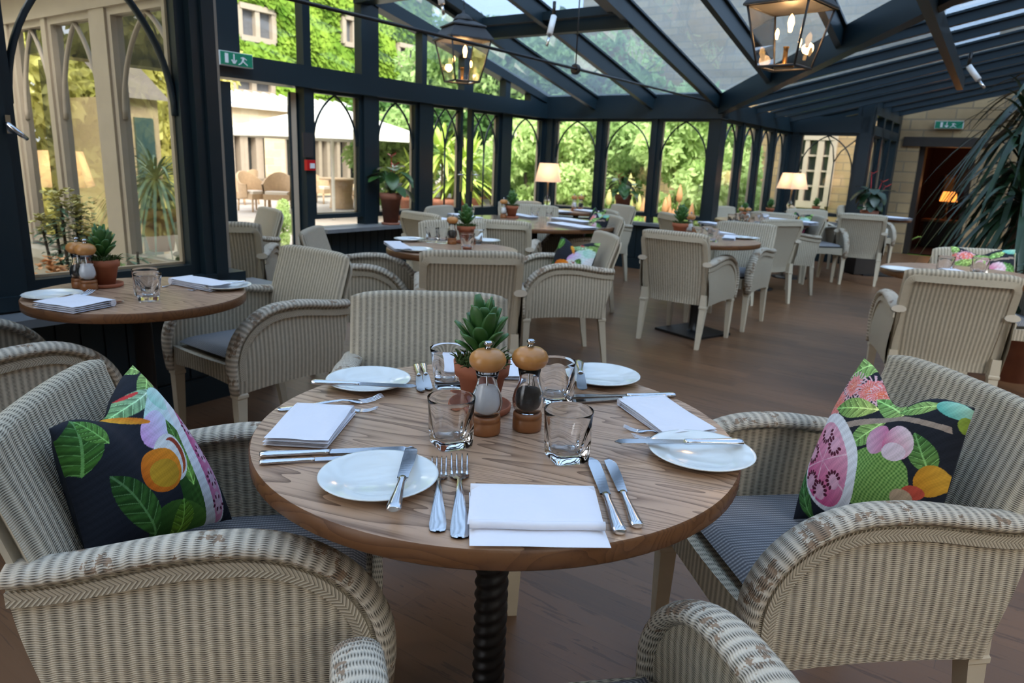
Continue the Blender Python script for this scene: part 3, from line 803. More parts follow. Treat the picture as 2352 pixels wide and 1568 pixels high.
# ---- second row table (partly behind the cane bordered chair)
napk([(900, 553), (937, 553), (930, 570), (887, 570)], 'folded napkin on the left rim of the second row table', h=.02, seed=7)
put(plate0, (940, 553), 'plate with knife behind the napkin of the second row table')
seg(bknife0, (938, 549), (995, 551), 'knife on the back left plate of the second row table', L=.2, z0=PR, z1=PR)
put(plate0, (955, 577), 'plate at the near rim of the second row table')
put(glass0, (992, 556), 'tumbler on the left of the second row table'); put(glass0, (1016, 558), 'tumbler beside the mill of the second row table')
put(pepper0, (1038, 560), 'pepper mill with round wooden cap on the second row table')
put(succ0, (1070, 558), 'succulent in a terracotta pot on the second row table', rz=2)
put(glass0, (1073, 572), 'tumbler in front of the pot on the second row table'); put(glass0, (1095, 560), 'tumbler right of the pot on the second row table')
put(plate0, (1115, 556), 'plate at the right of the second row table')
# ---- glossy table
napk([(1060, 490), (1090, 490), (1080, 499), (1045, 499)], 'folded napkin at the back left of the glossy table', h=.02, seed=8)
napk([(1025, 500), (1060, 499), (1050, 510), (1012, 511)], 'folded napkin at the left of the glossy table', h=.02, seed=9)
put(glass0, (1079, 500), 'tumbler at the left of the glossy table')
put(salt0, (1156, 500), 'salt mill on the glossy table'); put(succ0, (1175, 500), 'succulent in a terracotta pot on the glossy table', rz=.7, scale=1.1)
napk([(1190, 490), (1215, 490), (1215, 497), (1186, 497)], 'folded napkin right of the pot on the glossy table', h=.02, seed=10)
put(glass0, (1228, 500), 'tumbler on the glossy table, left of a row of two'); put(glass0, (1262, 500), 'tumbler on the glossy table, right of a row of two')
napk([(1302, 500), (1330, 499), (1328, 508), (1296, 508)], 'folded napkin at the back right of the glossy table', h=.02, seed=11)
napk([(1305, 511), (1340, 510), (1325, 521), (1284, 521)], 'folded napkin near the cushion end of the glossy table', h=.02, seed=12)
# ---- plinth table
put(succ0, (1560, 546), 'succulent in a terracotta pot on the plinth table', rz=.3, scale=1.1)
put(salt0, (1583, 542), 'mill with orange cap just right of the pot on the plinth table')
put(glass0, (1600, 551), 'tumbler at the left on the plinth table'); put(glass0, (1622, 549), 'tumbler in the middle of the plinth table'); put(glass0, (1637, 555), 'tumbler at the right on the plinth table')
napk([(1648, 528), (1664, 528), (1660, 536), (1644, 536)], 'small folded napkin at the back of the plinth table', h=.025, seed=13)
napk([(1664, 538), (1695, 540), (1686, 547), (1660, 545)], 'folded napkin at the right of the plinth table', h=.02, seed=14)
put(plate0, (1700, 548), 'plate next to the napkin on the plinth table'); put(plate0, (1722, 549), 'plate on the right rim of the plinth table', scale=.8)
# ---- far tables
napk([(1632, 509), (1660, 509), (1656, 515), (1630, 515)], 'folded napkin at the left rim of the far round table', h=.02, seed=15)
for i, (x, y) in enumerate(((1680, 514), (1696, 512), (1708, 516), (1740, 514), (1755, 512))):
    put(glass0, (x, y), 'tumbler among the row of glasses on the far round table', group='row of tumblers on the far round table')
put(pepper0, (1700, 508), 'mill on the far round table, left of two', scale=.85); put(salt0, (1716, 509), 'mill on the far round table, right of two', scale=.85)
put(succ0, (1708, 503), 'small succulent in a pot on the far round table', scale=.8)
napk([(1798, 500), (1818, 499), (1818, 508), (1797, 508)], 'folded napkin at the right of the far round table', h=.04, seed=16)
put(succ0, (1767, 495), 'succulent in a pot on the far table under the lamp', scale=.9); put(succ0, (1872, 490), 'succulent in a pot at the far dado', scale=.9)
put(salt0, (1318, 484), 'mill on the garden window table, left of two'); put(pepper0, (1333, 484), 'mill on the garden window table, right of two')
napk([(1265, 480), (1295, 480), (1293, 485), (1262, 485)], 'folded napkin at the left of the garden window table', h=.02, seed=17)
napk([(1338, 480), (1368, 480), (1366, 486), (1336, 486)], 'folded napkin at the right of the garden window table', h=.02, seed=18)
napk([(2020, 494), (2050, 494), (2050, 499), (2018, 499)], 'folded napkin on the doorway table', h=.03, seed=19)
put(glass0, (2168, 626), 'tumbler against the printed cushion at the right edge, left one'); put(glass0, (2247, 630), 'tumbler against the printed cushion at the right edge, right one')
napk([(2183, 616), (2222, 618), (2225, 630), (2185, 628)], 'folded napkin between the tumblers at the right edge', h=.03, seed=20)
put(plate0, (2064, 622), 'plate poking out at the left of the right edge table')

# ------------------------------------------------------------ printed cushions
def paint(px, py, kind):
    """print colours over arrays of print coordinates"""
    n = px.shape[0]; c = np.empty((n, 3)); c[:] = (.017, .02, .028)
    def el(cx, cy, a, b, ang, col, col2=None, k=1.0, veins=False, soft=0):
        ca, sa = math.cos(ang), math.sin(ang); x = ((px - cx) * ca + (py - cy) * sa) / a; y = (-(px - cx) * sa + (py - cy) * ca) / b
        if veins: r = np.maximum(np.abs(y) - (1 - x * x) * 1.0, np.abs(x) - 1); msk = r < 0
        else: r = x * x + y * y; msk = r < 1
        f = np.clip((x * .5 + .5) if veins else (x * .4 - y * .4 + .5), 0, 1)[:, None]
        cc = np.array(col) * (1 - f) + np.array(col2 if col2 is not None else col) * f
        if veins:
            vn = (np.abs(y) < .06) | ((np.abs(np.modf(np.abs(x * 3.2 + np.abs(y) * 1.2 + 9))[0] - .5) > .46))
            cc = np.where(vn[:, None], np.minimum(cc * 2.0 + .05, 1), cc * (.8 + .35 * np.sin(x * 20 + np.abs(y) * 6))[:, None].clip(.6, 1.1))
        c[msk] = cc[msk]; return msk
    G1_, G2_ = (.035, .12, .02), (.12, .27, .05); L1, L2 = (.12, .30, .08), (.36, .52, .16)
    if kind == 'pear':
        el(421, 1128, 150, 62, 1.05, (.02, .07, .012), (.07, .17, .03))
        msk = ((px > 395) & (py > 930)); w = np.sin(px * .35) * np.cos(py * .31) * .25 + 1; c[msk] *= w[msk, None]
        el(395, 1230, 95, 60, .2, (.02, .07, .012), (.08, .19, .03))
        el(301, 846, 30, 22, .3, L1, L2, veins=True)
        el(318, 900, 62, 22, -.95, L1, L2, veins=True); el(272, 945, 62, 22, -.62, L1, (.4, .6, .4), veins=True)
        el(362, 885, 34, 14, .9, (.6, .16, .12), (.5, .1, .2)); el(270, 926, 20, 4, -.4, (.6, .05, .05))
        el(330, 985, 46, 80, .22, (.42, .66, .60), (.70, .78, .82)); el(306, 1010, 30, 46, .25, (.62, .36, .66), (.62, .66, .8)); el(340, 930, 34, 30, 0, (.36, .66, .56), (.6, .78, .74))
        el(254, 984, 42, 8, .22, (.7, .35, .03), (.7, .2, .02))
        el(369, 1060, 82, 30, 1.15, G1_, (.2, .4, .07), veins=True)
        el(339, 1075, 42, 55, -.35, (.72, .74, .72)); m1 = el(346, 1072, 30, 44, -.35, (.5, .12, .03), (.3, .04, .02)); el(333, 1082, 33, 46, -.35, (.72, .74, .72))
        el(311, 1105, 50, 50, 0, (.62, .14, .01), (.75, .26, .02)); el(318, 1112, 34, 32, 0, (.55, .30, .02), (.48, .26, .02))
        el(262, 1178, 92, 36, .78, (.02, .075, .015), (.06, .17, .03), veins=True)
        el(150, 1040, 66, 36, 1.45, (.03, .10, .02), (.07, .2, .03), veins=True); el(170, 1010, 40, 22, .9, (.06, .18, .03), (.12, .28, .05), veins=True)
        el(388, 1208, 46, 30, 1.2, (.07, .2, .02), (.22, .4, .03), veins=True)
        a_ = 1.13
        el(440, 1080, 172, 42, a_, (.70, .72, .74)); m1 = el(452, 1076, 140, 26, a_, (.5, .10, .24), (.66, .3, .45))
        for k in (-.7, -.2, .3, .75):
            cx, cy = 452 + k * 130 * math.cos(a_), 1076 + k * 130 * math.sin(a_)
            el(cx, cy, 26, 13, a_, (.62, .42, .52))
            for q in range(7): an = q * .8; el(cx + 19 * math.cos(an), cy + 14 * math.sin(an), 5, 3.4, an, (.10, .015, .04))
    else:
        el(1834, 1130, 70, 24, 1.35, (.03, .12, .04), (.08, .22, .05), veins=True)
        el(1973, 850, 48, 30, -.5, L1, L2, veins=True)
        for (cx, cy, r) in ((1960, 894, 29), (2008, 908, 31), (1917, 932, 33), (2030, 915, 22)):
            an = np.arctan2(py - cy, px - cx); rr = np.hypot(px - cx, py - cy)
            hair = (rr < r * 1.25) & (np.sin(an * 22 + rr * .3) > .3); c[hair] = (.7, .45, .5)
            body = rr < r * .85 * (1 + .1 * np.sin(an * 9)); f = np.clip(rr / r, 0, 1)[:, None]; c[body] = (np.array((.72, .16, .06)) * (1 - f) + np.array((.72, .22, .25)) * f)[body]
            hh = body & (np.sin(an * 26) > .8); c[hh] = (.75, .5, .5)
        el(1978, 948, 58, 24, .05, L1, (.45, .58, .16), veins=True); el(2066, 948, 46, 26, .45, L1, L2, veins=True); el(2135, 950, 52, 16, -.2, L1, L2, veins=True)
        el(2018, 1006, 52, 22, -.65, L1, L2, veins=True)
        y0 = 975 + (px - 2090) ** 2 * .00095 + np.where(px > 2110, (px - 2110) * .08, 0); br = (np.abs(py - y0) < 5 + .02 * np.abs(px - 2090)) & (px > 1958) & (px < 2203); c[br] = (.34, .27, .22)
        el(2150, 1052, 48, 28, 1.3, (.05, .16, .04), (.16, .32, .08), veins=True); el(2208, 950, 38, 18, .35, (.12, .45, .38), (.35, .6, .45)); el(2226, 985, 22, 14, 1.4, (.25, .35, .05))
        g = ((px > 1975) & (px < 2120) & (py > 1030) & (py < 1180)) & (((px - 2040) / 84) ** 2 + ((py - 1112) / 76) ** 2 < 1)
        bump_ = .5 + .5 * np.sin(px * .62 + np.sin(py * .2)) * np.sin(py * .62); c[g] = (np.array((.05, .17, .03)) * (1 - bump_[:, None]) + np.array((.30, .50, .14)) * bump_[:, None])[g]
        el(2050, 1022, 30, 34, .5, (.62, .38, .5), (.6, .2, .35)); m1 = el(2101, 1030, 34, 38, .3, (.62, .16, .30), (.75, .62, .68)); el(2092, 1050, 26, 20, 0, (.72, .6, .68))
        el(2158, 1110, 26, 38, .5, (.55, .24, .02), (.62, .34, .04)); el(2124, 1138, 22, 16, 0, (.5, .08, .05)); el(2098, 1150, 24, 20, 0, (.45, .33, .22))
        el(1919, 1070, 82, 114, -.12, (.74, .76, .80)); m1 = el(1909, 1072, 66, 96, -.12, (.62, .10, .26), (.70, .34, .46))
        an = np.arctan2(py - 1066, px - 1904); sp_ = m1 & (np.abs(np.sin(an * 3 + .5)) < .05 + 2.0 / (3 + np.hypot(px - 1904, py - 1066))); c[sp_] = (.78, .5, .6)
        for (cx, cy) in ((1906, 1004), (1938, 1034), (1860, 1046), (1865, 1108), (1892, 1132), (1934, 1112)):
            el(cx, cy, 17, 20, 0, (.72, .40, .52)); a0 = math.atan2(cy - 1066, cx - 1904)
            for q in range(9):
                aa = a0 + PI + (q - 4) * .48; el(cx + 17 * math.cos(aa), cy + 19 * math.sin(aa), 5.5, 3.6, aa, (.09, .012, .03))
    w = 1 + .10 * np.sin(px * .9 + 3 * np.sin(py * .13)) * np.sin(py * .8 + 2 * np.sin(px * .17)) + .08 * np.sin(px * .21 + py * .3)
    return np.clip(c * w[:, None], 0, 1)
def make_cushion(name, O, ex, ey, L, kind, pmap, N=150, T=.075, chop=.15, backcol=(.02, .025, .035), quad=None, con=(.07, .07)):
    """O corner, ex/ey unit vectors along top edge and downwards"""
    O, ex, ey = Vector(O), Vector(ex).normalized(), Vector(ey); ey = (ey - ex * ey.dot(ex)).normalized(); nn = ex.cross(ey)
    if nn.y > 0 and abs(nn.y) > .3 or (nn.dot(CAM - O) < 0): nn = -nn
    Q = [Vector(p) for p in quad] if quad else [O, O + ex * L, O + ex * L + ey * L, O + ey * L]
    if quad:
        nn = (Q[2] - Q[0]).cross(Q[3] - Q[1]).normalized(); nn = -nn if nn.dot(CAM - Q[0]) < 0 else nn; ex = (Q[1] - Q[0]).normalized(); ey = (Q[3] - Q[0]).normalized()
    m = MB(); ST = []
    def fn(side):
        def f(s, t):
            x, y = 2 * s - 1, 2 * t - 1
            xs = x * (1 - (con[0] if x < 0 else con[1]) * (1 - y * y)); ys = y * (1 - .05 * (1 - x * x))
            S, Tt = (xs + 1) / 2, (ys + 1) / 2
            Tt += chop * math.exp(-((s - .45) / .2) ** 2) * (1 - t) ** 1.6
            if side > 0: ST.append((S, Tt))
            h = T * ((1 - abs(x) ** 2.4) * (1 - abs(y) ** 2.4)) ** .55 if abs(x) < 1 and abs(y) < 1 else 0
            h *= 1 - .35 * math.exp(-((s - .45) / .14) ** 2) * (1 - t) ** 2
            h += .003 * math.sin(9 * x + 3 * y) * (1 - x * x) * (1 - y * y)
            return (Q[0] * (1 - S) + Q[1] * S) * (1 - Tt) + (Q[3] * (1 - S) + Q[2] * S) * Tt + nn * side * h
        return f
    fl = ex.cross(ey).dot(nn) < 0
    m.grid(fn(1), N, N, flip=fl); nb = len(m.v); m.grid(fn(-1), 24, 24, flip=not fl)
    o = m.build(name, 'printed_fabric'); me = o.data
    S, T_ = np.array(ST).T
    TL, TR, BL = pmap[:3]; BR = pmap[3] if len(pmap) > 3 else (TR[0] + BL[0] - TL[0], TR[1] + BL[1] - TL[1])
    px, py = [(TL[q] * (1 - S) + TR[q] * S) * (1 - T_) + (BL[q] * (1 - S) + BR[q] * S) * T_ for q in (0, 1)]
    col = np.ones((len(me.vertices), 4)); col[:] = (*backcol, 1); col[:nb, :3] = paint(px, py, kind)
    ca = me.color_attributes.new('print', 'FLOAT_COLOR', 'POINT'); ca.data.foreach_set('color', col.ravel()); me.color_attributes.active_color = ca
    # piping round the edge
    return o
qa = [atd(112, 985, 1.12), atd(305, 838, 1.45), atd(533, 1192, 1.40), atd(205, 1300, 1.10)]
c1 = make_cushion('scatter_cushion', qa[0], qa[1] - qa[0], qa[3] - qa[0], .4, 'pear', ((108, 985), (318, 838), (200, 1300), (562, 1192)), T=.060, chop=.13, quad=qa, N=260, con=(.02, -.13))
tag(c1, 'square cushion printed with pear, orange fruit and leaves on the left foreground chair', 'cushion')
qb = [atd(1985, 822, 1.68), atd(2240, 938, 1.345), atd(2155, 1215, 1.345), atd(1822, 1192, 1.57)]
c2 = make_cushion('scatter_cushion', qb[0], qb[1] - qb[0], qb[3] - qb[0], .4, 'guava', ((1962, 822), (2238, 940), (1788, 1190), (2155, 1215)), T=.060, chop=.17, quad=qb, N=260, con=(-.12, .03))
tag(c2, 'square cushion printed with a pink guava slice and green fruit on the right foreground chair', 'cushion')
def small_cushion(cx, cy, deg, kind, pmap, label, x=0, lean=.28, N=60, roll=0, yaw=0):
    """cushion leaning on the back of the chair at cx,cy facing deg"""
    a = math.radians(deg); R = Matrix.Rotation(a, 3, 'Z'); L = .40
    fwd = R @ Vector((0, 1, 0)); sd = R @ Vector((1, 0, 0)); top = Vector((cx, cy, 0)) - fwd * .235 + sd * x + Vector((0, 0, .86 + roll))
    ey = (Vector((0, 0, -1)) + fwd * .38).normalized(); ex = Matrix.Rotation(yaw, 3, 'Z') @ -sd; ey = Matrix.Rotation(yaw, 3, 'Z') @ ey; top = top + fwd * abs(math.sin(yaw)) * .16
    o = make_cushion('scatter_cushion', top - ex * L / 2, ex, ey, L, kind, pmap, N=N, T=.06, chop=.10); return tag(o, label, 'cushion')
PM = ((1985, 822), (2238, 940), (1840, 1190)); PP = ((112, 985), (305, 838), (337, 1337))
small_cushion(.271, 4.738, 101, 'pear', PP, 'fruit printed cushion on the chair that stands on open floor', x=.03, roll=-.07, yaw=.45)
small_cushion(.536, 6.457, 103, 'guava', PM, 'yellow and pink printed cushion at the right end of the glossy table')
small_cushion(.60, 7.20, 100, 'pear', PP, 'dark printed cushion on the chair by the flower pot')
small_cushion(3.004, 4.43, 175, 'guava', PM, 'green and pink printed cushion behind the tumblers at the right edge')
small_cushion(2.88, 7.86, 97, 'pear', PP, 'dark cushion on the far right side-on chair')
small_cushion(-1.72, 2.274, 326, 'guava', PM, 'pink and green cushion cut off at the left edge of the picture')

# ------------------------------------------------------------ building shell
UL, VB, UN, VR, UF, VF, US, VS = -5.6, 8.51, -3.45, 2.25, -3.17, 11.52, -2.07, 13.9
HEAD, SILLZ, BOT, EAVE = 1.82, .59, .71, 2.05
SLP = .225
# floor
m = MB(); P4 = [(-5.6, -3), (4.2, -3), (4.2, 13.9), (-5.6, 13.9)]
pts = [W(u, v, 0) for u, v in P4]; m.quad(pts, [(u, v) for u, v in P4]); m.quad([p - Vector((0, 0, .05)) for p in pts][::-1]); struct('floor', m, 'floor_boards')
class Pl:           # a wall plane: a runs along it, d is its thickness direction
    def __init__(s, kind, c): s.k, s.c = kind, c
    def p(s, a, z, d=0): return W(s.c + d, a, z) if s.k == 'u' else W(a, s.c + d, z)
    def box(s, m, a0, a1, z0, z1, d0=-.04, d1=.04, mi=0):
        o = s.p(a0, z0, d0); m.box(o, s.p(a1, z0, d0) - o, s.p(a0, z0, d1) - o, s.p(a0, z1, d0) - o, mi)
    def a(s, x, y): q = atu(x, y, s.c) if s.k == 'u' else atv(x, y, s.c); return V(q) if s.k == 'u' else U(q)
WIN = [0]
def arc_pts(a0, a1, zs, zt, n=12):       # quarter arch from (a0,zs) rising to (a1,zt)
    w = abs(a1 - a0); h = zt - zs; sg = 1 if a1 > a0 else -1; R = (w * w + h * h) / (2 * w); out = []
    th = math.asin(min(1, h / R)) if h < R else PI / 2
    for i in range(n + 1):
        q = th * i / n; out.append((a0 + sg * (R - R * math.cos(q)), zs + R * math.sin(q)))
    return out
def window(pl, a0, a1, z0=BOT, z1=HEAD, fr=.045, arch='single', glass='window_glass', mat='dark_frame', zs=None, depth=.07, bar=.017, base='window', bead=True, d_off=0.0):
    """casement: frame, pane and pointed glazing bars; one object per window"""
    WIN[0] += 1; m = MB(); d0, d1 = d_off - depth / 2, d_off + depth / 2
    pl.box(m, a0 - fr, a1 + fr, z0 - fr, z0, d0, d1); pl.box(m, a0 - fr, a1 + fr, z1, z1 + fr, d0, d1)
    pl.box(m, a0 - fr, a0, z0, z1, d0, d1); pl.box(m, a1, a1 + fr, z0, z1, d0, d1)
    t = struct('%s_%d' % (base, WIN[0]), m, mat)
    g = MB(); g.quad([pl.p(a0, z0, d_off), pl.p(a1, z0, d_off), pl.p(a1, z1, d_off), pl.p(a0, z1, d_off)]); g.build('glass', glass, t)
    if bead:        # beige outer bead of the glazing
        m = MB(); sgn = -1 if pl.k == 'u' else 1; e = .012; o0, o1 = sorted((d_off + sgn * .012, d_off + sgn * .04))
        pl.box(m, a0, a0 + e, z0, z1, o0, o1); pl.box(m, a1 - e, a1, z0, z1, o0, o1); pl.box(m, a0, a1, z0, z0 + e, o0, o1)
        m.build('outer_bead', 'beige_frame', t)
    if arch:
        m = MB(); zs = zs if zs else z1 - .46; mid = (a0 + a1) / 2
        sidev = (NL if pl.k == 'u' else DL)
        pf = [(bar * .8 * math.cos(k * PI / 4), bar * .55 * math.sin(k * PI / 4)) for k in range(8)]
        def arc(p): m.sweep([pl.p(a, z, d_off) for a, z in p], pf, sidev)
        if arch == 'single':
            arc(arc_pts(a0 + .004, mid, zs, z1)); arc(arc_pts(a1 - .004, mid, zs, z1))
        else:
            q = (a1 - a0) / 2
            arc(arc_pts(a0 + .004, a0 + q * .95, zs, z1)); arc(arc_pts(a1 - .004, a1 - q * .95, zs, z1)); arc(arc_pts(mid, mid + q * .95, zs, z1)); arc(arc_pts(mid, mid - q * .95, zs, z1))
            arc([(mid, z0), (mid, zs)])
        m.build('glazing_bars', mat, t)
    return t
def wall_obj(name, boxes, pl, mat='dark_frame', kind='structure'):
    m = MB()
    for b in boxes: pl.box(m, *b)
    return struct(name, m, mat)
def dado(name, pl, a0, a1, dsill=.16, front=+1, zt=SILLZ):
    """panelled dado with stone sill and skirting; front = room side along d"""
    m = MB(); f = front * .10
    lo, hi = sorted((-.05 * front, f)); pl.box(m, a0, a1, .0, zt - .035, lo, hi)
    n = max(1, int((a1 - a0) / .1)); w = (a1 - a0) / n
    for i in range(n):
        x0 = a0 + i * w; l2, h2 = sorted((f, f + front * .012)); pl.box(m, x0 + .004, x0 + w - .004, .14, zt - .06, l2, h2)
    l2, h2 = sorted((f, f + front * .022)); pl.box(m, a0, a1, 0, .13, l2, h2); pl.box(m, a0, a1, zt - .06, zt - .035, l2, h2)
    t = struct(name, m, 'dark_frame')
    m = MB(); l2, h2 = sorted((-.05 * front, front * dsill)); pl.box(m, a0 - .0, a1 + .0, zt - .035, zt, l2, h2); m.build('sill', 'sill_stone', t); return t

left = Pl('u', UL); back = Pl('v', VB); near = Pl('u', UN); ret = Pl('v', VR); farl = Pl('u', UF); farb = Pl('v', VF); strip = Pl('u', US); stone = Pl('v', VS)
# left wall (gable side, doors to the patio)
va = lambda x, y: left.a(x, y)
w1 = (va(719, 350), va(820, 350)); w2 = (va(866, 350), va(948, 350)); dA = (va(990, 350), va(1052, 350)); dB = (va(1082, 350), va(1139, 350)); w3 = (va(1170, 350), va(1237, 350))
door0 = (va(527, 330), va(682, 330))
window(left, *w1); window(left, *w2); window(left, *w3)
for (a0, a1), side in ((dA, 1), (dB, -1)):
    t = window(left, a0, a1, z0=BOT, arch='double', base='door', bar=.015)
    m = MB(); left.box(m, a0 - .045, a1 + .045, 0.02, BOT - .045, -.035, .035); m.build('bottom_panel', 'dark_frame', t)
    m = MB(); ah = a1 + .02 if side > 0 else a0 - .02
    left.box(m, ah - .018, ah + .018, .90, 1.14, .036, .046); m.tube([left.p(ah, 1.10, .05), left.p(ah, 1.10, .08), left.p(ah - side * .10, 1.10, .08)], .008, 8); m.build('handle', 'chrome', t)
dado('wall_left', left, w1[0] - .1, w2[1] + .08, dsill=.30); dado('wall_left_corner', left, w3[0] - .1, VB)
posts = [(door0[1] + .05, w1[0] - .045), (w1[1] + .045, w2[0] - .045), (w2[1] + .045, dA[0] - .045), (dB[1] + .045, w3[0] - .045), (w3[1] + .045, VB + .06), (VR + .05, door0[0] - .05)]
m = MB()
for a, b in posts[:-1]: left.box(m, a, b, 0, HEAD + .045, -.06, .06)
left.box(m, posts[-1][0], posts[-1][0] + .12, 0, HEAD, -.06, .06); left.box(m, door0[0] - .09, door0[0], 0, HEAD, -.06, .06)
struct('wall_left_posts', m, 'dark_frame')
# head beam and upper lights under the rake
rake = lambda v: EAVE - .0 + .205 * (VB - v)
m = MB(); left.box(m, VR, VB + .06, HEAD + .04, EAVE - .01, -.09, .09); left.box(m, VR, VB + .06, HEAD + .03, HEAD + .07, -.11, .11); struct('trim_1', m, 'dark_frame')
ups = [(va(542, 100), va(688, 100)), (va(705, 100), va(822, 100)), (va(862, 130), va(962, 130)), (va(973, 160), va(1060, 160)), (va(1080, 200), va(1155, 200)), (va(1165, 225), va(1212, 225))]
m = MB(); last = VR + .05
for i, (a, b) in enumerate(ups):
    z = rake((last + a) / 2); m.quad  # posts between upper lights
    for (p, q) in ((last, a),):
        z1 = rake(q) + .02; left.box(m, p, q, EAVE - .02, z1, -.05, .05)
    last = b
left.box(m, ups[-1][1], VB, EAVE - .02, rake(ups[-1][1]), -.05, .05)
up = struct('window_30', m, 'dark_frame')
for i, (a, b) in enumerate(ups):
    g = MB(); g.quad([left.p(a, EAVE - .01), left.p(b, EAVE - .01), left.p(b, rake(b)), left.p(a, rake(a))]); g.build('glass', 'window_glass', up)
m = MB(); m.bar(W(UL, VB + .05, rake(VB + .05) + .05), W(UL, VR - .2, rake(VR - .2) + .05), .14, .12); struct('trim_2', m, 'dark_frame')
# open door leaf swung outwards, seen edge on
hinge = atu(684, 380, UL); hv = V(hinge); dirv = (Vector((hinge.x, hinge.y, 0)) - Vector((0, 0, 0))).normalized(); dirv = (dirv + NL * -.04).normalized()
m = MB(); A = W(UL - .07, hv, 0); sd = Vector((dirv.y, -dirv.x, 0)); Ld = .82
def dl(o0, o1, z0, z1, th=.022, mm=None): (mm or m).box(A + dirv * o0 - sd * th + Vector((0, 0, z0)), dirv * (o1 - o0), sd * th * 2, (0, 0, z1 - z0))
dl(0, .09, .02, HEAD - .01); dl(Ld - .09, Ld, .02, HEAD - .01); dl(.09, Ld - .09, .02, BOT); dl(.09, Ld - .09, HEAD - .1, HEAD - .01)
t = struct('door_20', m, ['dark_frame']); g = MB(); g.quad([A + dirv * .09 + Vector((0, 0, BOT)), A + dirv * (Ld - .09) + Vector((0, 0, BOT)), A + dirv * (Ld - .09) + Vector((0, 0, HEAD - .1)), A + dirv * .09 + Vector((0, 0, HEAD - .1))]); g.build('glass', 'window_glass', t)
m = MB(); dl(0, Ld, .02, HEAD - .01, .010, m); 
for v_ in range(len(m.v)): m.v[v_] = tuple(Vector(m.v[v_]) + sd * .034)
m = MB(); m.box(A - dirv * .012 + sd * .0 + Vector((0, 0, .02)), dirv * .012, sd * .045, (0, 0, HEAD - .03)); m.build('beige_edge', 'beige_frame', t)
m = MB(); left.box(m, door0[0], door0[1], -.0, .02, -.1, .1); struct('trim_3', m, 'sill_stone')
# near window wall with the big gothic window
pb = (1.275, 1.985)
window(near, pb[0], pb[1], z0=BOT, z1=2.06, fr=.05, zs=1.43, bar=.026, depth=.09)
hb_ = at(30, 300, 1.25)
m = MB(); near.box(m, -3, pb[0] - .05, .55, 2.35, -.09, .09); near.box(m, pb[1] + .05, VR - .09, .55, 2.35, -.09, .09); near.box(m, -3, VR, 2.11, 2.35, -.09, .09); near.box(m, pb[1] + .10, VR - .10, .55, 2.35, .09, .11)
near.box(m, pb[0] - .18, VR, .60, .66, -.09, .11)
struct('wall_near_posts', m, 'dark_frame')
t = dado('wall_near', near, -3, 2.40, dsill=.27)
# window stay on the casement
t = thing('window_handle', (0, 0, 0), label='silver window handle on the dark frame at the left picture edge', cat='handle')
q = near.p(1.215, 1.345, .10); m = MB(); m.box(q + Vector((0, 0, -.035)), NL * .014, DL * .018, (0, 0, .07)); m.build('back_plate', 'chrome', t)
m = MB(); m.tube([q + NL * .01, q + NL * .035, q + NL * .04 + DL * .03 + Vector((0, 0, -.03)), q + NL * .04 + DL * .06 + Vector((0, 0, -.055))], [.009, .009, .011, .008], 8); m.build('lever', 'chrome', t)
# return wall: beige outside face seen through the near window
rw = lambda x: ret.a(x, 300)
m = MB(); ret.box(m, UL - 2.4, UN + .0, -.1, .50, -.06, .05); struct('wall_return', m, 'coping_stone')
m = MB(); ret.box(m, UL - 2.4, UN, .50, .56, -.14, .10); struct('trim_4', m, 'coping_stone')
panes = [(-6.3, -5.80), (-5.62, -5.36), (-5.26, -4.73), (-4.49, -3.84)]
panes = [(-6.45, -5.92), (-5.80, -5.36), (-5.22, -4.72), (-4.46, -3.80)]
m = MB()
prev = UL - 2.4
for a, b in panes: ret.box(m, prev, a - .04, .56, 2.08, -.05, .05); prev = b + .04
ret.box(m, prev, UN - .1, .56, 2.08, -.05, .05); ret.box(m, UL - 2.4, UN - .1, 2.04, 2.22, -.06, .06); ret.box(m, UL - 2.4, UN - .1, 2.22, 2.34, -.20, .06); ret.box(m, UL - 2.4, UN - .1, 2.34, 2.40, -.26, .06)
struct('wall_return_posts', m, 'beige_frame')
for a, b in panes: window(ret, a, b, z0=.63, z1=2.0, fr=.042, mat='beige_frame', zs=1.43, bar=.02, bead=False, glass='reflective_glass')
# back wall (garden front)
ub = lambda x: back.a(x, 400)
bw = [(ub(1275), ub(1366)), (ub(1388), ub(1489)), (ub(1513), ub(1619))]
for a, b in bw: window(back, a, b)
m = MB(); prev = UL - .05
for a, b in bw: back.box(m, prev, a - .045, .5, HEAD + .045, -.06, .06); prev = b + .045
back.box(m, prev, UF + .06, .0, HEAD + .045, -.06, .06); struct('wall_back_posts', m, 'dark_frame')
dado('wall_back', back, UL + .1, UF + .05, front=-1)
m = MB(); back.box(m, UL - .06, UF + .08, HEAD + .04, EAVE, -.09, .09); back.box(m, UL - .06, UF + .08, HEAD + .03, HEAD + .065, -.11, .11); struct('trim_5', m, 'dark_frame')
# far wing: left side, end wall, return
vf = lambda x: farl.a(x, 400)
fw = [(vf(1658), vf(1689)), (vf(1704), vf(1730)), (vf(1741), vf(1766)), (vf(1777), vf(1797))]
fw = [(8.72, 9.24), (9.42, 9.94), (10.12, 10.62), (10.80, 11.30)]
for a, b in fw: window(farl, a, b)
m = MB(); prev = VB
for a, b in fw: farl.box(m, prev, a - .045, .5, HEAD + .045, -.05, .05); prev = b + .045
farl.box(m, prev, VF + .05, .5, HEAD + .045, -.05, .05); farl.box(m, VB, VF + .05, HEAD + .04, EAVE, -.08, .08); struct('wall_far_left_posts', m, 'dark_frame')
dado('wall_far_left', farl, VB, VF)
uf = lambda x: farb.a(x, 400)
fb = (uf(1832), uf(1955))
t = window(farb, fb[0], fb[1], arch='single', zs=1.30)
m = MB(); q = (fb[1] - fb[0]) / 2; pf = [(.012 * math.cos(k * PI / 3), .009 * math.sin(k * PI / 3)) for k in range(6)]; mid = fb[0] + q * 1.3
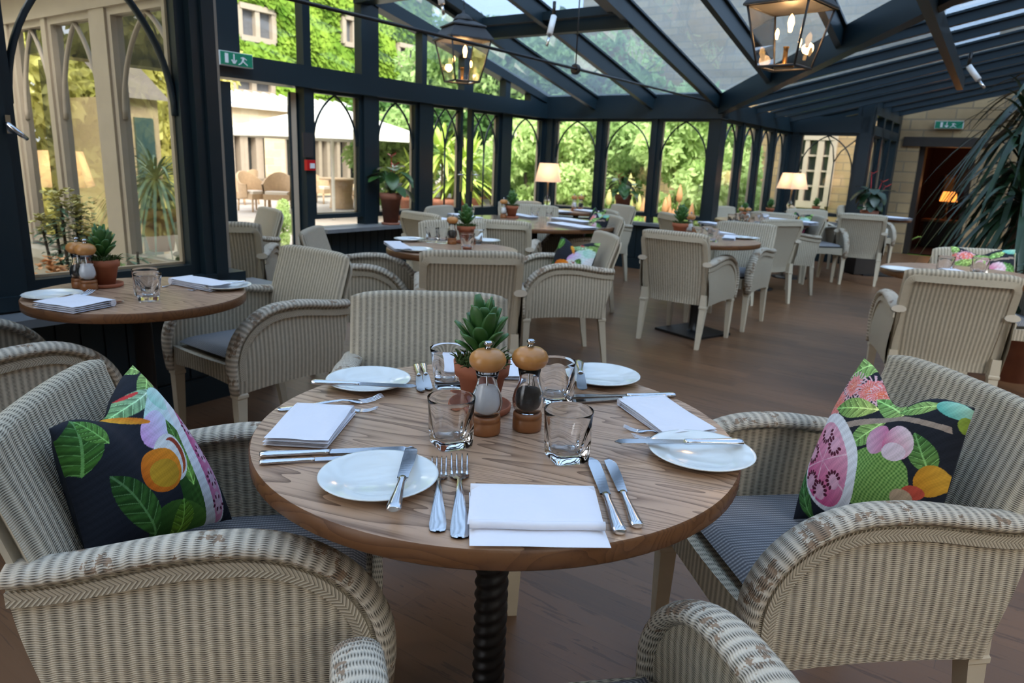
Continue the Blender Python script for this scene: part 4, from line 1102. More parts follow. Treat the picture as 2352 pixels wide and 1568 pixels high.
for p in (arc_pts(fb[0] + q * .35, mid, HEAD, HEAD) if False else [(fb[0] + q * .95, HEAD), (fb[0] + q * 1.2, 1.66), (mid, 1.45)], [(mid, 1.45), (mid + q * .2, 1.6), (fb[1], HEAD - .05)], [(mid, BOT), (mid, 1.45)]): m.sweep([farb.p(a, z) for a, z in p], pf, DL)
m.build('tracery', 'dark_frame', t)
tri = (uf(1872) if False else U(atv(1874, 285, VF)), U(atv(1969, 285, VF)))
m = MB(); farb.box(m, UF, fb[0] - .045, .0, EAVE, -.05, .05); farb.box(m, fb[1] + .045, US + .04, 0, 2.25, -.06, .08); farb.box(m, UF, US, HEAD + .04, 2.085, -.06, .06)
m.quad([farb.p(UF, 2.08, -.04), farb.p(tri[0], 2.08, -.04), farb.p(tri[1], 2.21, -.04), farb.p(tri[1], 2.42, -.04), farb.p(UF, 2.42, -.04)]); m.quad([farb.p(tri[1], 2.08, -.04), farb.p(US, 2.08, -.04), farb.p(US, 2.42, -.04), farb.p(tri[1], 2.42, -.04)])
struct('wall_far_end_posts', m, 'dark_frame'); dado('wall_far_end', farb, UF, US, front=-1)
m = MB()
for v0, v1 in ((VF, VF + .12), (VF + .75, VF + .87), (VF + 1.45, VF + 1.57), (VS - .2, VS)): strip.box(m, v0, v1, 0, 2.2, -.05, .05)
strip.box(m, VF, VS, HEAD + .02, EAVE - .08, -.05, .05); strip.box(m, VF, VS, 2.12, 2.3, -.05, .05); strip.box(m, VF, VS, 0, .5, -.05, .05); struct('wall_far_strip', m, 'dark_frame')
for v0, v1 in ((VF + .16, VF + .71), (VF + .91, VF + 1.41)): window(strip, v0, v1, fr=.03)
# stone wall with the doorway to the bar
def sbox(m, u0, u1, z0, z1, d0=0, d1=.45):
    c = lambda u, z, d: W(u, VS + d, z)
    m.quad([c(u0, z0, d0), c(u1, z0, d0), c(u1, z1, d0), c(u0, z1, d0)], [(u0, z0), (u1, z0), (u1, z1), (u0, z1)])
    for u, fl in ((u0, 0), (u1, 1)):
        q = [c(u, z0, d0), c(u, z0, d1), c(u, z1, d1), c(u, z1, d0)]; uv = [(0, z0), (.45, z0), (.45, z1), (0, z1)]
        m.quad(q if fl else q[::-1], uv if fl else uv[::-1])
    m.quad([c(u0, z0, d0), c(u0, z0, d1), c(u1, z0, d1), c(u1, z0, d0)], [(u0, 0), (u0, .4), (u1, .4), (u1, 0)])
m = MB(); sbox(m, US - .1, -1.70, 0, 3.3); sbox(m, -.88, 4.3, 0, 3.6); sbox(m, -1.70, -.88, 1.9, 3.3); struct('wall_stone', m, 'honey_stone')
m = MB(); stone.box(m, -1.95, -.75, 1.78, 1.93, -.03, .4); struct('trim_6', m, 'dark_timber')
m = MB(); stone.box(m, -1.72, -1.62, 0, 1.78, .1, .4); stone.box(m, -.96, -.86, 0, 1.78, .1, .4); struct('trim_7', m, 'dark_timber')
# side and rear walls of the room, out of the picture, added to darken it
m = MB(); rgt = Pl('u', 4.2); rgt.box(m, -3, VS, 0, 3.7, 0, .3); struct('wall_right', m, 'honey_stone')
m = MB(); rear = Pl('v', -3); rear.box(m, -1.4, 4.2, 0, 3.5, -.3, 0); struct('wall_rear', m, 'honey_stone')
# bar room behind
m = MB(); R0, R1, D1 = -1.98, 1.4, 4.5
c = lambda u, d, z: W(u, VS + d, z)
m.quad([c(R0, D1, 0), c(R1, D1, 0), c(R1, D1, 2.4), c(R0, D1, 2.4)]); m.quad([c(R0, .5, 0), c(R0, D1, 0), c(R0, D1, 2.4), c(R0, .5, 2.4)]); m.quad([c(R1, D1, 0), c(R1, .5, 0), c(R1, .5, 2.4), c(R1, D1, 2.4)]); m.quad([c(R0, .5, 2.4), c(R0, D1, 2.4), c(R1, D1, 2.4), c(R1, .5, 2.4)])
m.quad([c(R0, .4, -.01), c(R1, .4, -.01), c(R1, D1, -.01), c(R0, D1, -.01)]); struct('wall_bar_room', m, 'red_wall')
t = thing('bar_counter', c(-1.0, 2.2, 0), -AZ, 'low dark wooden counter glimpsed through the far doorway', 'counter')
m = MB(); m.cbox((0, 0, .24), 1.3, .4, .47); m.build('body', 'dark_timber', t); m = MB(); m.cbox((0, 0, .495), 1.4, .5, .04); m.build('worktop', 'edge_wood', t)
t = thing('bar_lamp', c(-1.33, 2.2, .52), 0, 'small glowing orange lamp seen through the far doorway', 'lamp'); m = MB(); m.lathe([(.06, 0), (.05, .02), (.015, .05), (.015, .36), (0, .36)], 16, caps=False); m.build('stand', 'dark_timber', t)
m = MB(); m.lathe([(.15, .34), (.11, .52)], 20, caps=False); m.build('lamp_shade', 'amber_shade', t)
for (du, w_, h_, z_, lab) in ((-1.55, .22, .42, 1.15, 'framed picture left of the orange lamp in the bar room'), (-.35, .2, .5, 1.2, 'warm lit framed picture right of the orange lamp in the bar room')):
    t = thing('picture_frame', c(du, 4.44, z_), -AZ, lab, 'picture'); m = MB(); m.cbox((0, 0, 0), w_, .03, h_); m.build('frame', 'edge_wood', t); m = MB(); m.cbox((0, -.018, 0), w_ * .7, .01, h_ * .75); m.build('picture', 'render_beige', t)
def point(name, loc, power, color, r=.05):
    l = bpy.data.lights.new(name, 'POINT'); l.energy = power; l.color = color; l.shadow_soft_size = r; o = bpy.data.objects.new(name, l); COL.objects.link(o); o.location = loc; return o
point('bar_light', c(-1.33, 2.2, 1.15), 3.0, (1, .45, .15)); point('bar_light_two', c(-.6, 3.6, 1.7), 3.0, (1, .4, .12))
def exit_sign(name, loc, rz, w, h, label, arrow_down=True, dim=False):
    """green running man sign: door block, arrow and figure"""
    t = thing(name, loc, rz, label, 'sign'); m = MB(); m.cbox((0, 0, 0), w, .05, h); m.build('housing', 'white_plastic', t)
    m = MB(); m.cbox((0, -.027, 0), w * .96, .006, h * .9); m.build('panel', 'sign_green', t)
    m = MB(); y = -.0325; k = h
    def bx(x0, z0, x1, z1): m.box((x0 * k, y, z0 * k), ((x1 - x0) * k, 0, 0), (0, .002, 0), (0, 0, (z1 - z0) * k))
    def ln(a, b, wd): A, B = Vector((a[0] * k, y, a[1] * k)), Vector((b[0] * k, y, b[1] * k)); m.bar(A, B, .002, wd * k, up=Vector((0, 1, 0)).cross(B - A))
    bx(-1.0, -.32, -.72, .34)
    ln((-.25, .34), (-.25, -.3), .10); ln((-.27, -.32), (-.45, -.06), .10); ln((-.23, -.32), (-.05, -.06), .10)
    m.lathe([(0, -.001), (.085 * k, 0), (0, .001)], 10, c=(.62 * k, y, .33 * k), caps=False)
    ln((.58, .22), (.48, -.06), .16); ln((.58, .2), (.32, .14), .07); ln((.58, .18), (.82, .05), .07); ln((.48, -.06), (.68, -.2), .09); ln((.68, -.2), (.88, -.34), .08); ln((.46, -.06), (.36, -.22), .09); ln((.36, -.22), (.12, -.36), .08)
    m.build('symbols', 'white_plastic', t); return t
sgn = left.p(3.86, 2.0, .16)
exit_sign('exit_sign', atu(539, 137, UL + .16), PI / 2 - AZ, .30, .108, 'green emergency exit sign with arrow and running figure above the open door')
exit_sign('exit_sign', stone.p(-1.33, 2.12, -.04), -AZ, .40, .12, 'small green exit sign on the stone wall above the far doorway')
# call point and notice on the post right of the open door
pu = UL + .062
t = thing('fire_call_point', atu(709, 379, pu), PI / 2 - AZ, 'red fire alarm call point on the dark post beside the open door', 'alarm')
m = MB(); m.cbox((0, -.02, 0), .095, .04, .095); m.build('housing', 'red_plastic', t); m = MB(); m.cbox((.008, -.043, -.005), .05, .008, .045); m.build('press_plate', 'white_plastic', t)
m = MB(); m.cbox((0, -.008, 0), .115, .014, .22); o = m.build('notice_board', 'dark_notice'); o.location = atu(706, 333, pu); o.rotation_euler = (0, 0, PI / 2 - AZ); tag(o, 'small dark framed notice above the red call point', 'notice')
# ------------------------------------------------------------ roof
z1f = lambda v: 2.02 + SLP * (VB - v)
z2f = lambda u: 2.02 + SLP * (u - UF)
vval = lambda u: VB - (u - UF)
VE, UE = 1.6, 3.4
roof = MB()
gt = .10
def rq(pts): roof.quad([W(u, v, z + gt) for u, v, z in pts])
rq([(UL, VB + .05, z1f(VB + .05)), (UF, VB + .05, z1f(VB + .05)), (UF, VE, z1f(VE)), (UL, VE, z1f(VE))])
rq([(UF, VB, z1f(VB)), (vval(VE) + (UF + VB) - vval(VE) if False else UF + (VB - VE), VE, z1f(VE)), (UF, VE, z1f(VE))])
rq([(UF, VS, z2f(UF)), (UE, VS, z2f(UE)), (UE, VB - (UE - UF), z2f(UE)), (UF, VB, z2f(UF))])
rq([(UN - .2, -3, z1f(VE)), (UE + .3, -3, z1f(VE)), (UE + .3, VE, z1f(VE)), (UN - .2, VE, z1f(VE))])
cm = MB()
cm.bar(W(UL - .05, VB + .02, EAVE + .045), W(UF, VB + .02, EAVE + .045), .16, .11); ceil = struct('ceiling', cm, 'dark_frame')
roof.build('roof_glazing', 'roof_glass', ceil)
def rafter(a, b, w=.055, h=.15, name='rafter'):
    m = MB(); m.bar(a, b, w, h); m.bar(a + Vector((0, 0, h * .55)), b + Vector((0, 0, h * .55)), w * 1.9, .02); return m.build(name, 'dark_frame', ceil)
u = UL + .8; us = [UL + .80, UL + 1.6]
for u in us: rafter(W(u, VB - .02, z1f(VB) + .0), W(u, VE, z1f(VE) + .0))
k = 0
while UF + .8 * k < 3.2:
    u = UF + .8 * k; v0 = VB - .8 * k; rafter(W(u, v0, z1f(v0)), W(u, VE, z1f(VE))); k += 1
m = MB(); a, b = W(UF, VB, 2.0), W(UF + 6.6, VB - 6.6, 2.0 + SLP * 6.6); m.bar(a, b, .10, .22); m.build('valley_beam', 'dark_frame', ceil)
v = VB + .55
vs_ = [VB + .35 + .78 * i for i in range(7)] + [VB - .45 - .78 * i for i in range(8)]
for v in vs_:
    u0 = UF if v > VB else UF + (VB - v); rafter(W(u0 + .02, v, z2f(u0)), W(UE, v, z2f(UE)), w=.055, h=.085)
# trimmers, roof vent, glazing bars
rafter(W(UL + .8, 6.12, z1f(6.12) - .01), W(UF, 6.12, z1f(6.12) - .01), w=.10, h=.17, name='trimmer')
m = MB(); vz = lambda v: z1f(v) + .02
for a, b in (((UL + .88, 5.95), (UF - .08, 5.95)), ((UL + .88, 5.95), (UL + .88, 4.6)), ((UF - .08, 5.95), (UF - .08, 4.6)), ((UL + .88, 4.6), (UF - .08, 4.6))):
    m.bar(W(a[0], a[1], vz(a[1]) - .03), W(b[0], b[1], vz(b[1]) - .03), .09, .07)
m.build('roof_vent', 'dark_frame', ceil)
for ua, ub_ in ((UL + .02, UL + .8), (UF, UF + .8), (UF + .8, UF + 1.6), (UF + 1.6, UF + 2.4)):
    vb_ = 5.75 if ua > UL + 1 else 5.3; m = MB(); m.bar(W(ua, vb_, z1f(vb_) + .08), W(ub_, vb_, z1f(vb_) + .08), .03, .03); m.build('glazing_bar', 'dark_frame', ceil)
m = MB(); vt = V(atu(843, 30, UL)); m.bar(W(UL, vt - .1, 2.78), W(UF - .2, vt - .1, 2.78 + .03), .16, .2); m.build('tie_beam', 'dark_frame', ceil)
def onr2(x, y, dz=0):
    d = ray(x, y); best = None
    for i in range(400):
        s = 2 + i * .04; p = CAM + d * s; e = abs(p.z - (z2f(U(p)) + dz))
        if best is None or e < best[0]: best = (e, p)
    return best[1]
m = MB(); pa, pb_ = onr2(2135, 2, -.12), onr2(2205, 188, -.12); dd = (pb_ - pa); m.bar(pa - dd * .6, pb_ + dd * .05, .07, .14); m.build('purlin', 'dark_frame', ceil)
# tie rod with disc and hanger
t = thing('tie_rod', label='thin black tie rod with round disc and hanger wire under the glass roof', cat='rod')
m = MB(); m.tube([W(-3.22, VB - .02, 2.03), W(-3.22, 1.7, 2.03)], .011, 8); m.build('rod', 'black_iron', t)
dc = at(1322, 159, 2.03); m = MB(); m.tube([dc - DL * .018, dc - DL * .012, dc + DL * .012, dc + DL * .018], [.03, .042, .042, .03], 20); m.build('disc', 'black_iron', t)
m = MB(); m.tube([dc, Vector((dc.x, dc.y, z1f(V(dc)) + .02))], .006, 6); m.build('hanger', 'black_iron', t)
def actuator(p0, p1, d0, d1, label):
    a, b = atd(*p0, d0), atd(*p1, d1); t = thing('vent_actuator', label=label, cat='actuator'); m = MB(); c_ = a + (b - a) * .62; m.tube([a, c_], .020, 12); m.build('cylinder', 'white_plastic', t); m = MB(); m.tube([c_, b], .009, 8); m.build('piston', 'chrome', t)
    m = MB(); m.tube([a, a + Vector((0, 0, .09))], .012, 6); m.build('bracket', 'black_iron', t)
actuator((1272, 38), (1256, 105), 5.0, 4.9, 'white roof vent actuator hanging above the tie rod, between the lanterns'); actuator((2225, 152), (2262, 203), 5.4, 5.3, 'white roof vent actuator at the right under the dark rafters'); actuator((1008, -30), (1019, 34), 4.6, 4.6, 'white roof vent rod at the top edge above the left lantern')
# lanterns
def make_lantern():
    t = thing('hanging_lantern', label='', cat='lantern'); T, B, H = .155, .098, .285
    def C(r, z, ang=PI / 4): return [Vector((r * math.sqrt(2) * math.cos(ang + k * PI / 2), r * math.sqrt(2) * math.sin(ang + k * PI / 2), z)) for k in range(4)]
    tp, bt = C(T, H), C(B, 0)
    m = MB()
    for k in range(4):
        k2 = (k + 1) % 4; m.tube([bt[k], tp[k]], .006, 6); m.tube([bt[k], bt[k2]], .007, 6); m.tube([tp[k], tp[k2]], .007, 6)
    m.build('frame', 'lantern_metal', t)
    for k in range(4): g = MB(); k2 = (k + 1) % 4; g.quad([bt[k] * .985, bt[k2] * .985, tp[k2] * .985, tp[k] * .985]); g.build('glass', 'lantern_glass', t)
    m = MB(); rings = [C(T + .016, H - .002), C(T + .016, H + .008), C(.118, H + .085), C(.130, H + .088), C(.130, H + .096), C(.055, H + .135), C(.06, H + .137)]
    for a, b in zip(rings, rings[1:]):
        for k in range(4): k2 = (k + 1) % 4; m.quad([a[k], a[k2], b[k2], b[k]])
    m.quad(rings[0][::-1]); m.lathe([(.07, H + .137), (.07, H + .145), (.045, H + .17), (.012, H + .185), (.006, H + .21), (0, H + .21)], 20, caps=False); m.build('roof', 'lantern_metal', t)
    m = MB(); m.lathe([(0, .0), (.05, .0), (.05, .008), (.012, .012), (.012, .09), (.016, .10), (.0, .10)], 14, caps=False); m.build('candle_holder', 'shade_frame', t)
    for (x, y, z, s) in ((.02, .0, .205, 1.0), (-.055, .03, .15, .6), (.05, -.045, .12, .55)):
        m = MB(); m.lathe([(0, -.035 * s), (.009 * s, -.032 * s), (.012 * s, -.01 * s), (.017 * s, .01 * s), (.012 * s, .035 * s), (.003 * s, .05 * s), (0, .052 * s)], 14, c=(x, y, z), caps=False); m.build('bulb', 'bulb', t)
    m = MB()
    for i in range(9): m.tube([(0, 0, H + .20 + .035 * i), (.007, 0, H + .22 + .035 * i), (0, 0, H + .24 + .035 * i)], .003, 5)
    m.build('chain', 'black_iron', t); return t
lan0 = make_lantern()
place(lan0, atd(1061, 188, 5.6), math.radians(29), 'black four sided lantern with lit bulbs, the smaller and farther one on the left'); p1 = atd(1800, 156, 3.75); place(lan0, p1, math.radians(46), 'black four sided lantern with lit bulbs, the larger nearer one on the right', scale=.97)
for i, p in enumerate((atd(1061, 188, 5.6), p1)): point('lantern_light', p + Vector((0, 0, .17)), 3.2, (1, .55, .22), .03)
# table lamps
def make_lamp():
    t = thing('table_lamp', label='', cat='lamp'); m = MB(); m.lathe([(0, 0), (.065, 0), (.065, .01), (.02, .02), (.035, .05), (.045, .09), (.03, .14), (.012, .17), (.012, .34), (0, .34)], 24, caps=False); m.build('base', 'clear_glass', t)
    m = MB(); m.tube([(0, 0, .02), (0, 0, .40)], .006, 6); m.build('stem', 'shade_frame', t)
    m = MB(); n = 4; a, b = .165, .115
    for k in range(n):
        for (z, r, z2, r2) in ((.33, a, .55, b),):
            A = [Vector((math.cos(PI / 4 + (k + q) * PI / 2) * r * 1.3, math.sin(PI / 4 + (k + q) * PI / 2) * r * 1.3, z)) for q in (0, 1)]; B = [Vector((math.cos(PI / 4 + (k + q) * PI / 2) * r2 * 1.3, math.sin(PI / 4 + (k + q) * PI / 2) * r2 * 1.3, z2)) for q in (0, 1)]
            m.quad([A[0], A[1], B[1], B[0]])
    m.build('lamp_shade', 'lamp_shade', t); return t
lamp0 = make_lamp()
for (p, rz, s, lab, pw) in ((at(1256, 480, .75), -.12, .95, 'lit table lamp with pale shade in front of the garden corner', 1.4), (at(1812, 487, .75), .35, .95, 'lit table lamp with a white and orange glowing shade near the dark corner post', 1.4), (W(-6.55, 2.75, .50), .35, 1.30, 'table lamp with large tapered pale shade, standing in for a left gothic window reflection', 2.5)):
    place(lamp0, p, rz, lab, scale=s); point('lamp_light', p + Vector((0, 0, .45 * s)), pw, (1, .62, .32), .04)  # third lamp and its light are added in place of a reflected lampshade
m = MB(); ret.box(m, -6.9, -6.2, .46, .50, .17, .75); ret.box(m, -6.6, -6.5, 0, .46, .40, .50); o = m.build('side_table', 'dark_timber'); tag(o, 'narrow table carrying the lamp behind the beige window frames', 'table')
# ------------------------------------------------------------ pot plants on the sills
def anthurium(name, loc, label, seed, H=.30, pot=(.075, .105, .24), nleaf=14, flowers=((.0, .05, .40), (.03, -.02, .30)), leafmat='leaf_anthurium', L=.16):
    rnd = random.Random(seed); t = thing(name, loc, 0, label, 'plant'); r0, r1, h = pot
    m = MB(); m.lathe([(0, 0), (r0 + .02, 0), (r0 + .022, .02), (r0, .022), (r0, .02), (r1 * .93, h * .8), (r1, h * .8), (r1 * 1.05, h), (r1 * .95, h), (r1 * .9, h - .02), (0, h - .02)], 32, caps=False); m.build('pot', 'terracotta_old', t)
    m = MB()
    for i in range(nleaf):
        a = i * 2.39996 + rnd.uniform(-.3, .3); rr = rnd.uniform(.03, .12); z = h + rnd.uniform(.03, H * .8); top = Vector((math.cos(a) * rr, math.sin(a) * rr, z))
        m.tube([(0, 0, h - .03), (top.x * .4, top.y * .4, (h + z) / 2), tuple(top)], .0035, 5); dn = rnd.uniform(-.9, .5)
        leaf_mesh(m, top, (math.cos(a), math.sin(a), dn), (0, 0, 1), L * rnd.uniform(.7, 1.15), L * .34, bend=.35)
    m.build('leaves', leafmat, t)
    for (x, y, z) in flowers:
        m = MB(); m.tube([(0, 0, h), (x, y, h + z)], .003, 5)
        leaf_mesh(m, (x, y, h + z), (.6, -.7, .3), (-.2, -.2, 1), .09, .038, bend=-.2); leaf_mesh(m, (x, y, h + z + .01), (-.7, -.4, .4), (0, -.3, 1), .05, .025)
        m.build('flower', 'flower_red', t)
    return t
anthurium('potted_anthurium', W(UL + .19, V(at(868, 511, SILLZ)) - .02, SILLZ), 'red anthurium in a tall weathered terracotta pot on the left sill', 1, H=.34, pot=(.075, .110, .32), L=.21, flowers=((.0, .05, .36), (.05, -.05, .27)))
anthurium('potted_anthurium', Vector((*atv(1428, 500, VB - .06).xy, SILLZ)), 'red flowering plant in a tall terracotta pot before the garden windows', 2, H=.30, pot=(.075, .105, .33), L=.15, nleaf=30, flowers=((-.06, -.05, .20), (-.09, -.04, .23)), leafmat='leaf_anthurium')
anthurium('potted_anthurium', Vector((4.62, 9.55, .62)), 'dark leaved anthurium on the sill by the far corner post', 5, H=.36, pot=(.08, .11, .22), nleaf=24, L=.2, flowers=((-.05, 0, .46), (.1, 0, .36), (.2, .1, .3)), leafmat='leaf_dark')
t = thing('plant_stand', Vector((4.62, 9.55, 0)), 0, 'dark stand under the anthurium by the far corner post', 'stand'); m = MB(); m.cbox((0, 0, .31), .3, .3, .6); m.build('body', 'dark_timber', t)
# little colourful jar on the sill
t = thing('candle_jar', at(919, 506, SILLZ), 0, 'small blue and amber jar next to the anthurium on the left sill', 'jar'); m = MB(); m.lathe([(0, 0), (.04, 0), (.045, .03), (.04, .06), (0, .06)], 16, caps=False); m.build('bowl', 'terracotta', t); m = MB(); m.lathe([(.03, .06), (.045, .075), (.045, .115), (0, .115)], 16, caps=False); m.build('top', 'card_blue', t)
# strap leaved palm at the right
def strap_palm(name, loc, label, seed, stems, L=.62, nl=46, mat='leaf_dark', wd=.02, catg='plant', pot=None, droop=.9):
    rnd = random.Random(seed); t = thing(name, loc, 0, label, catg)
    m = MB(); m2 = MB()
    for (x, y, z) in stems:
        m2.tube([(x * .3, y * .3, .1), (x * .7, y * .7, z * .55), (x, y, z)], [.03, .025, .02], 7)
        for i in range(nl):
            a = i * 2.4 + rnd.uniform(-.2, .2); el_ = rnd.uniform(-.5, 1.35); LL = L * rnd.uniform(.65, 1.1); d = Vector((math.cos(a) * math.cos(el_), math.sin(a) * math.cos(el_), math.sin(el_))); sdv = Vector((-math.sin(a), math.cos(a), 0)); b = len(m.v); n = 7
            for j in range(n + 1):
                s = j / n; p = Vector((x, y, z)) + d * LL * s + Vector((0, 0, -LL * droop * s * s * (.35 + .65 * math.cos(el_) ** 2))); w = wd * math.sin(PI * min(.98, .12 + s * .86)) ** .8
                m.v += [tuple(p - sdv * w), tuple(p + Vector((0, 0, -.004))), tuple(p + sdv * w)]
            for j in range(n):
                for q in (0, 1): m.face([b + 3 * j + q, b + 3 * j + q + 1, b + 3 * j + 4 + q, b + 3 * j + 3 + q], None, True)
    m.build('leaves', mat, t); m2.build('stem', 'bark', t)
    if pot: m = MB(); r0, r1, h = pot; m.lathe([(0, 0), (r0, 0), (r1 * .92, h * .82), (r1, h * .82), (r1 * 1.04, h), (r1 * .94, h), (r1 * .9, h - .05), (0, h - .05)], 32, caps=False); m.build('pot', 'terracotta_old', t)
    return t
strap_palm('strap_leaved_palm', Vector((4.15, 5.95, 0)), 'large dark strap leaved palm filling the right picture edge', 11, [(-.05, .1, 1.72), (.35, -.1, 1.45), (-.18, -.2, 1.12), (.15, .25, 2.0), (.3, .2, 1.1), (-.1, .0, 1.4), (.1, -.2, .9)], L=.72, nl=60, pot=(.2, .28, .45), wd=.022, droop=1.1)
strap_palm('strap_leaved_palm', Vector((3.35, 4.62, 0)), 'smaller leafy plant low at the right edge behind the chairs', 12, [(0.1, 0, .72)], L=.3, nl=30, pot=(.12, .16, .35), wd=.03)

# ------------------------------------------------------------ outdoors
m = MB(); P4 = [(-60, -30), (40, -30), (40, 70), (-60, 70)]; m.quad([W(u, v, -.06) for u, v in P4], [(u, v) for u, v in P4]); struct('ground', m, 'paving')
def lawn(name, pts, z):
    m = MB(); m.quad([W(u, v, z) for u, v in pts]); o = m.build(name, 'lawn_green'); o['kind'] = 'structure'; return o
lawn('ground_lawn', [(-12, 13.5), (8, 13.5), (8, 40), (-12, 40)], -.03)
def crown_mesh(name, seed, blobs, n, leaf, mat):
    rnd = random.Random(seed); rs = np.random.RandomState(seed); vs = []; fs = []
    tot = sum(b[3] ** 2 for b in blobs)
    for (cx, cy, cz, r, sq) in blobs:
        k = int(n * r * r / tot)
        d = rs.normal(size=(k, 3)); d /= np.linalg.norm(d, axis=1)[:, None]; rad = r * (.62 + .42 * rs.rand(k)); p = d * rad[:, None]; p[:, 2] *= sq; p += (cx, cy, cz)
        a = d * .7 + rs.normal(size=(k, 3)) * .6; a[:, 2] -= .35; a /= np.linalg.norm(a, axis=1)[:, None]
        b = np.cross(a, rs.normal(size=(k, 3))); b /= np.linalg.norm(b, axis=1)[:, None]; s = leaf * (.6 + .8 * rs.rand(k))[:, None]
        base = len(vs) if isinstance(vs, list) else 0
        q = np.stack([p - a * s, p + b * s * .45, p + a * s, p - b * s * .45], 1).reshape(-1, 3); vs.append(q)
    V_ = np.concatenate(vs); nf = len(V_) // 4; me = bpy.data.meshes.new(name)
    me.vertices.add(len(V_)); me.vertices.foreach_set('co', V_.ravel()); me.loops.add(nf * 4); me.loops.foreach_set('vertex_index', np.arange(nf * 4)); me.polygons.add(nf); me.polygons.foreach_set('loop_start', np.arange(nf) * 4); me.polygons.foreach_set('loop_total', np.full(nf, 4)); me.update(calc_edges=True)
    me.materials.append(MAT[mat]); return me
def blobset(seed, n, R, H, z0):
    r = random.Random(seed); out = []
    for i in range(n):
        a = r.uniform(0, 2 * PI); q = R * math.sqrt(r.random()) * .75; z = z0 + (H - z0) * r.random(); k = 1 - abs((z - z0) / (H - z0) - .4) * .9
        out.append((q * math.cos(a) * k, q * math.sin(a) * k, z, R * r.uniform(.28, .5), .8))
    return out
CM = {}
for nm, mat, sd, n, R, H, z0, cnt, lf in (('tree_mid', 'foliage_mid', 1, 16, 2.6, 4.9, 1.6, 9000, .13), ('tree_dark', 'foliage_dark', 2, 16, 2.8, 5.6, .8, 9000, .14), ('shrub_light', 'foliage_light', 3, 11, 1.1, 2.1, .25, 6000, .07), ('shrub_mid', 'foliage_mid', 4, 11, 1.1, 1.9, .2, 6000, .07), ('shrub_yellow', 'foliage_yellow', 5, 18, 1.3, 3.4, .3, 16000, .075), ('shrub_dark', 'foliage_dark', 6, 11, 1.2, 2.1, .2, 5000, .08)):
    CM[nm] = crown_mesh(nm, sd, blobset(sd, n, R, H, z0), cnt, lf, mat)
def tree(kind, x, y, label, s=1.0, rz=0, trunk=True, sz=None, group=None):
    isT = kind.startswith('tree'); t = thing('garden_tree' if isT else 'garden_shrub', (x, y, -.05), rz, label, 'tree' if isT else 'shrub', group)
    o = bpy.data.objects.new('crown', CM[kind]); COL.objects.link(o); o.parent = t
    m = MB()
    if isT: m.tube([(0, 0, 0), (.1, .05, 1.6), (0, .1, 3.4), (.1, 0, 5)], [.24, .19, .14, .07], 9)
    else: m.tube([(0, 0, 0), (.05, 0, .6), (0, 0, 1.0)], [.06, .05, .03], 6)
    m.build('trunk', 'bark', t); t.scale = (s, s, sz if sz else s); return t
def gx(px, Y): return (px - 1176) / FPX * Y * 1.0 / math.cos(PIT) if False else atd(px, 420, Y).x
for i, (k, px, Y, s, lab) in enumerate((
    ('tree_mid', 1065, 23, 1.0, 'mid green tree seen over the double doors'),
    ('tree_dark', 1120, 26, 1.1, 'dark tree behind the fan palms'), ('tree_mid', 1190, 22, .95, 'green tree filling the window left of the lamp'),
    ('tree_mid', 1300, 21, .9, 'bright green tree filling the first garden window'), ('tree_dark', 1375, 26, 1.15, 'dark tree behind the first garden mullion'),
    ('tree_mid', 1440, 20, .85, 'green tree filling the middle garden window'), ('tree_dark', 1530, 22, 1.1, 'dark tree at the top of the third garden window'),
    ('tree_dark', 1640, 24, 1.2, 'dark tree behind the thick corner post'), 
    ('tree_dark', 1240, 31, 1.3, 'tall dark tree in the second rank beyond the corner'), ('tree_dark', 1480, 32, 1.3, 'tall dark tree in the second rank beyond the garden windows'))):
    tree(k, gx(px, Y), Y, lab, s, rz=i * 1.1)
for i, (k, px, Y, s, lab) in enumerate((
    ('shrub_light', 1205, 16, 1.1, 'light green shrub behind the sofa outside'), ('shrub_mid', 1300, 17, 1.3, 'rounded shrub beyond the lawn in the first garden window'),
    ('shrub_light', 1330, 15.5, .9, 'pale shrub at the edge of the lawn'), ('shrub_mid', 1425, 15.5, 1.2, 'shrub behind the red flowering pot'),
    ('shrub_light', 1565, 13.2, 1.15, 'big yellow green shrub filling the third garden window'), ('shrub_mid', 1620, 14.5, 1.1, 'shrub at the right of the third garden window'),
    ('shrub_dark', 925, 18, 1.3, 'dark shrub behind the second patio window'), ('shrub_mid', 885, 16.5, 1.1, 'shrub beside the parasol edge'),
    ('shrub_dark', 1150, 19, 1.2, 'dark shrub between the palms and the sofa'), ('shrub_mid', 1690, 14.5, .7, 'shrub outside the first narrow far window'),
    ('shrub_light', 1668, 13.5, .7, 'small pale shrub right outside the corner post'))):
    tree(k, gx(px, Y), Y, lab, s, rz=i * .9)
def spires(px, Y, n, mat, label, H=.9, seed=0):
    r = random.Random(seed); t = thing('flowering_plant', (gx(px, Y), Y, -.05), 0, label, 'plant'); m = MB(); m2 = MB()
    for i in range(n):
        x, y = r.uniform(-.3, .3), r.uniform(-.3, .3); h = H * r.uniform(.6, 1.1); m2.tube([(x, y, 0), (x * 1.2, y * 1.2, h * .75)], [.012, .008], 5)
        m.lathe([(0, 0), (.045, .04), (.05, .12), (.03, .22), (0, .3)], 7, c=(x * 1.2, y * 1.2, h * .7), caps=False)
        for k in range(4): leaf_mesh(m2, (x, y, .0), (r.uniform(-1, 1), r.uniform(-1, 1), 1.4), (0, 0, 1), h * .6, .02, bend=.5)
    m.build('flowers', mat, t); m2.build('leaves', 'foliage_mid', t)
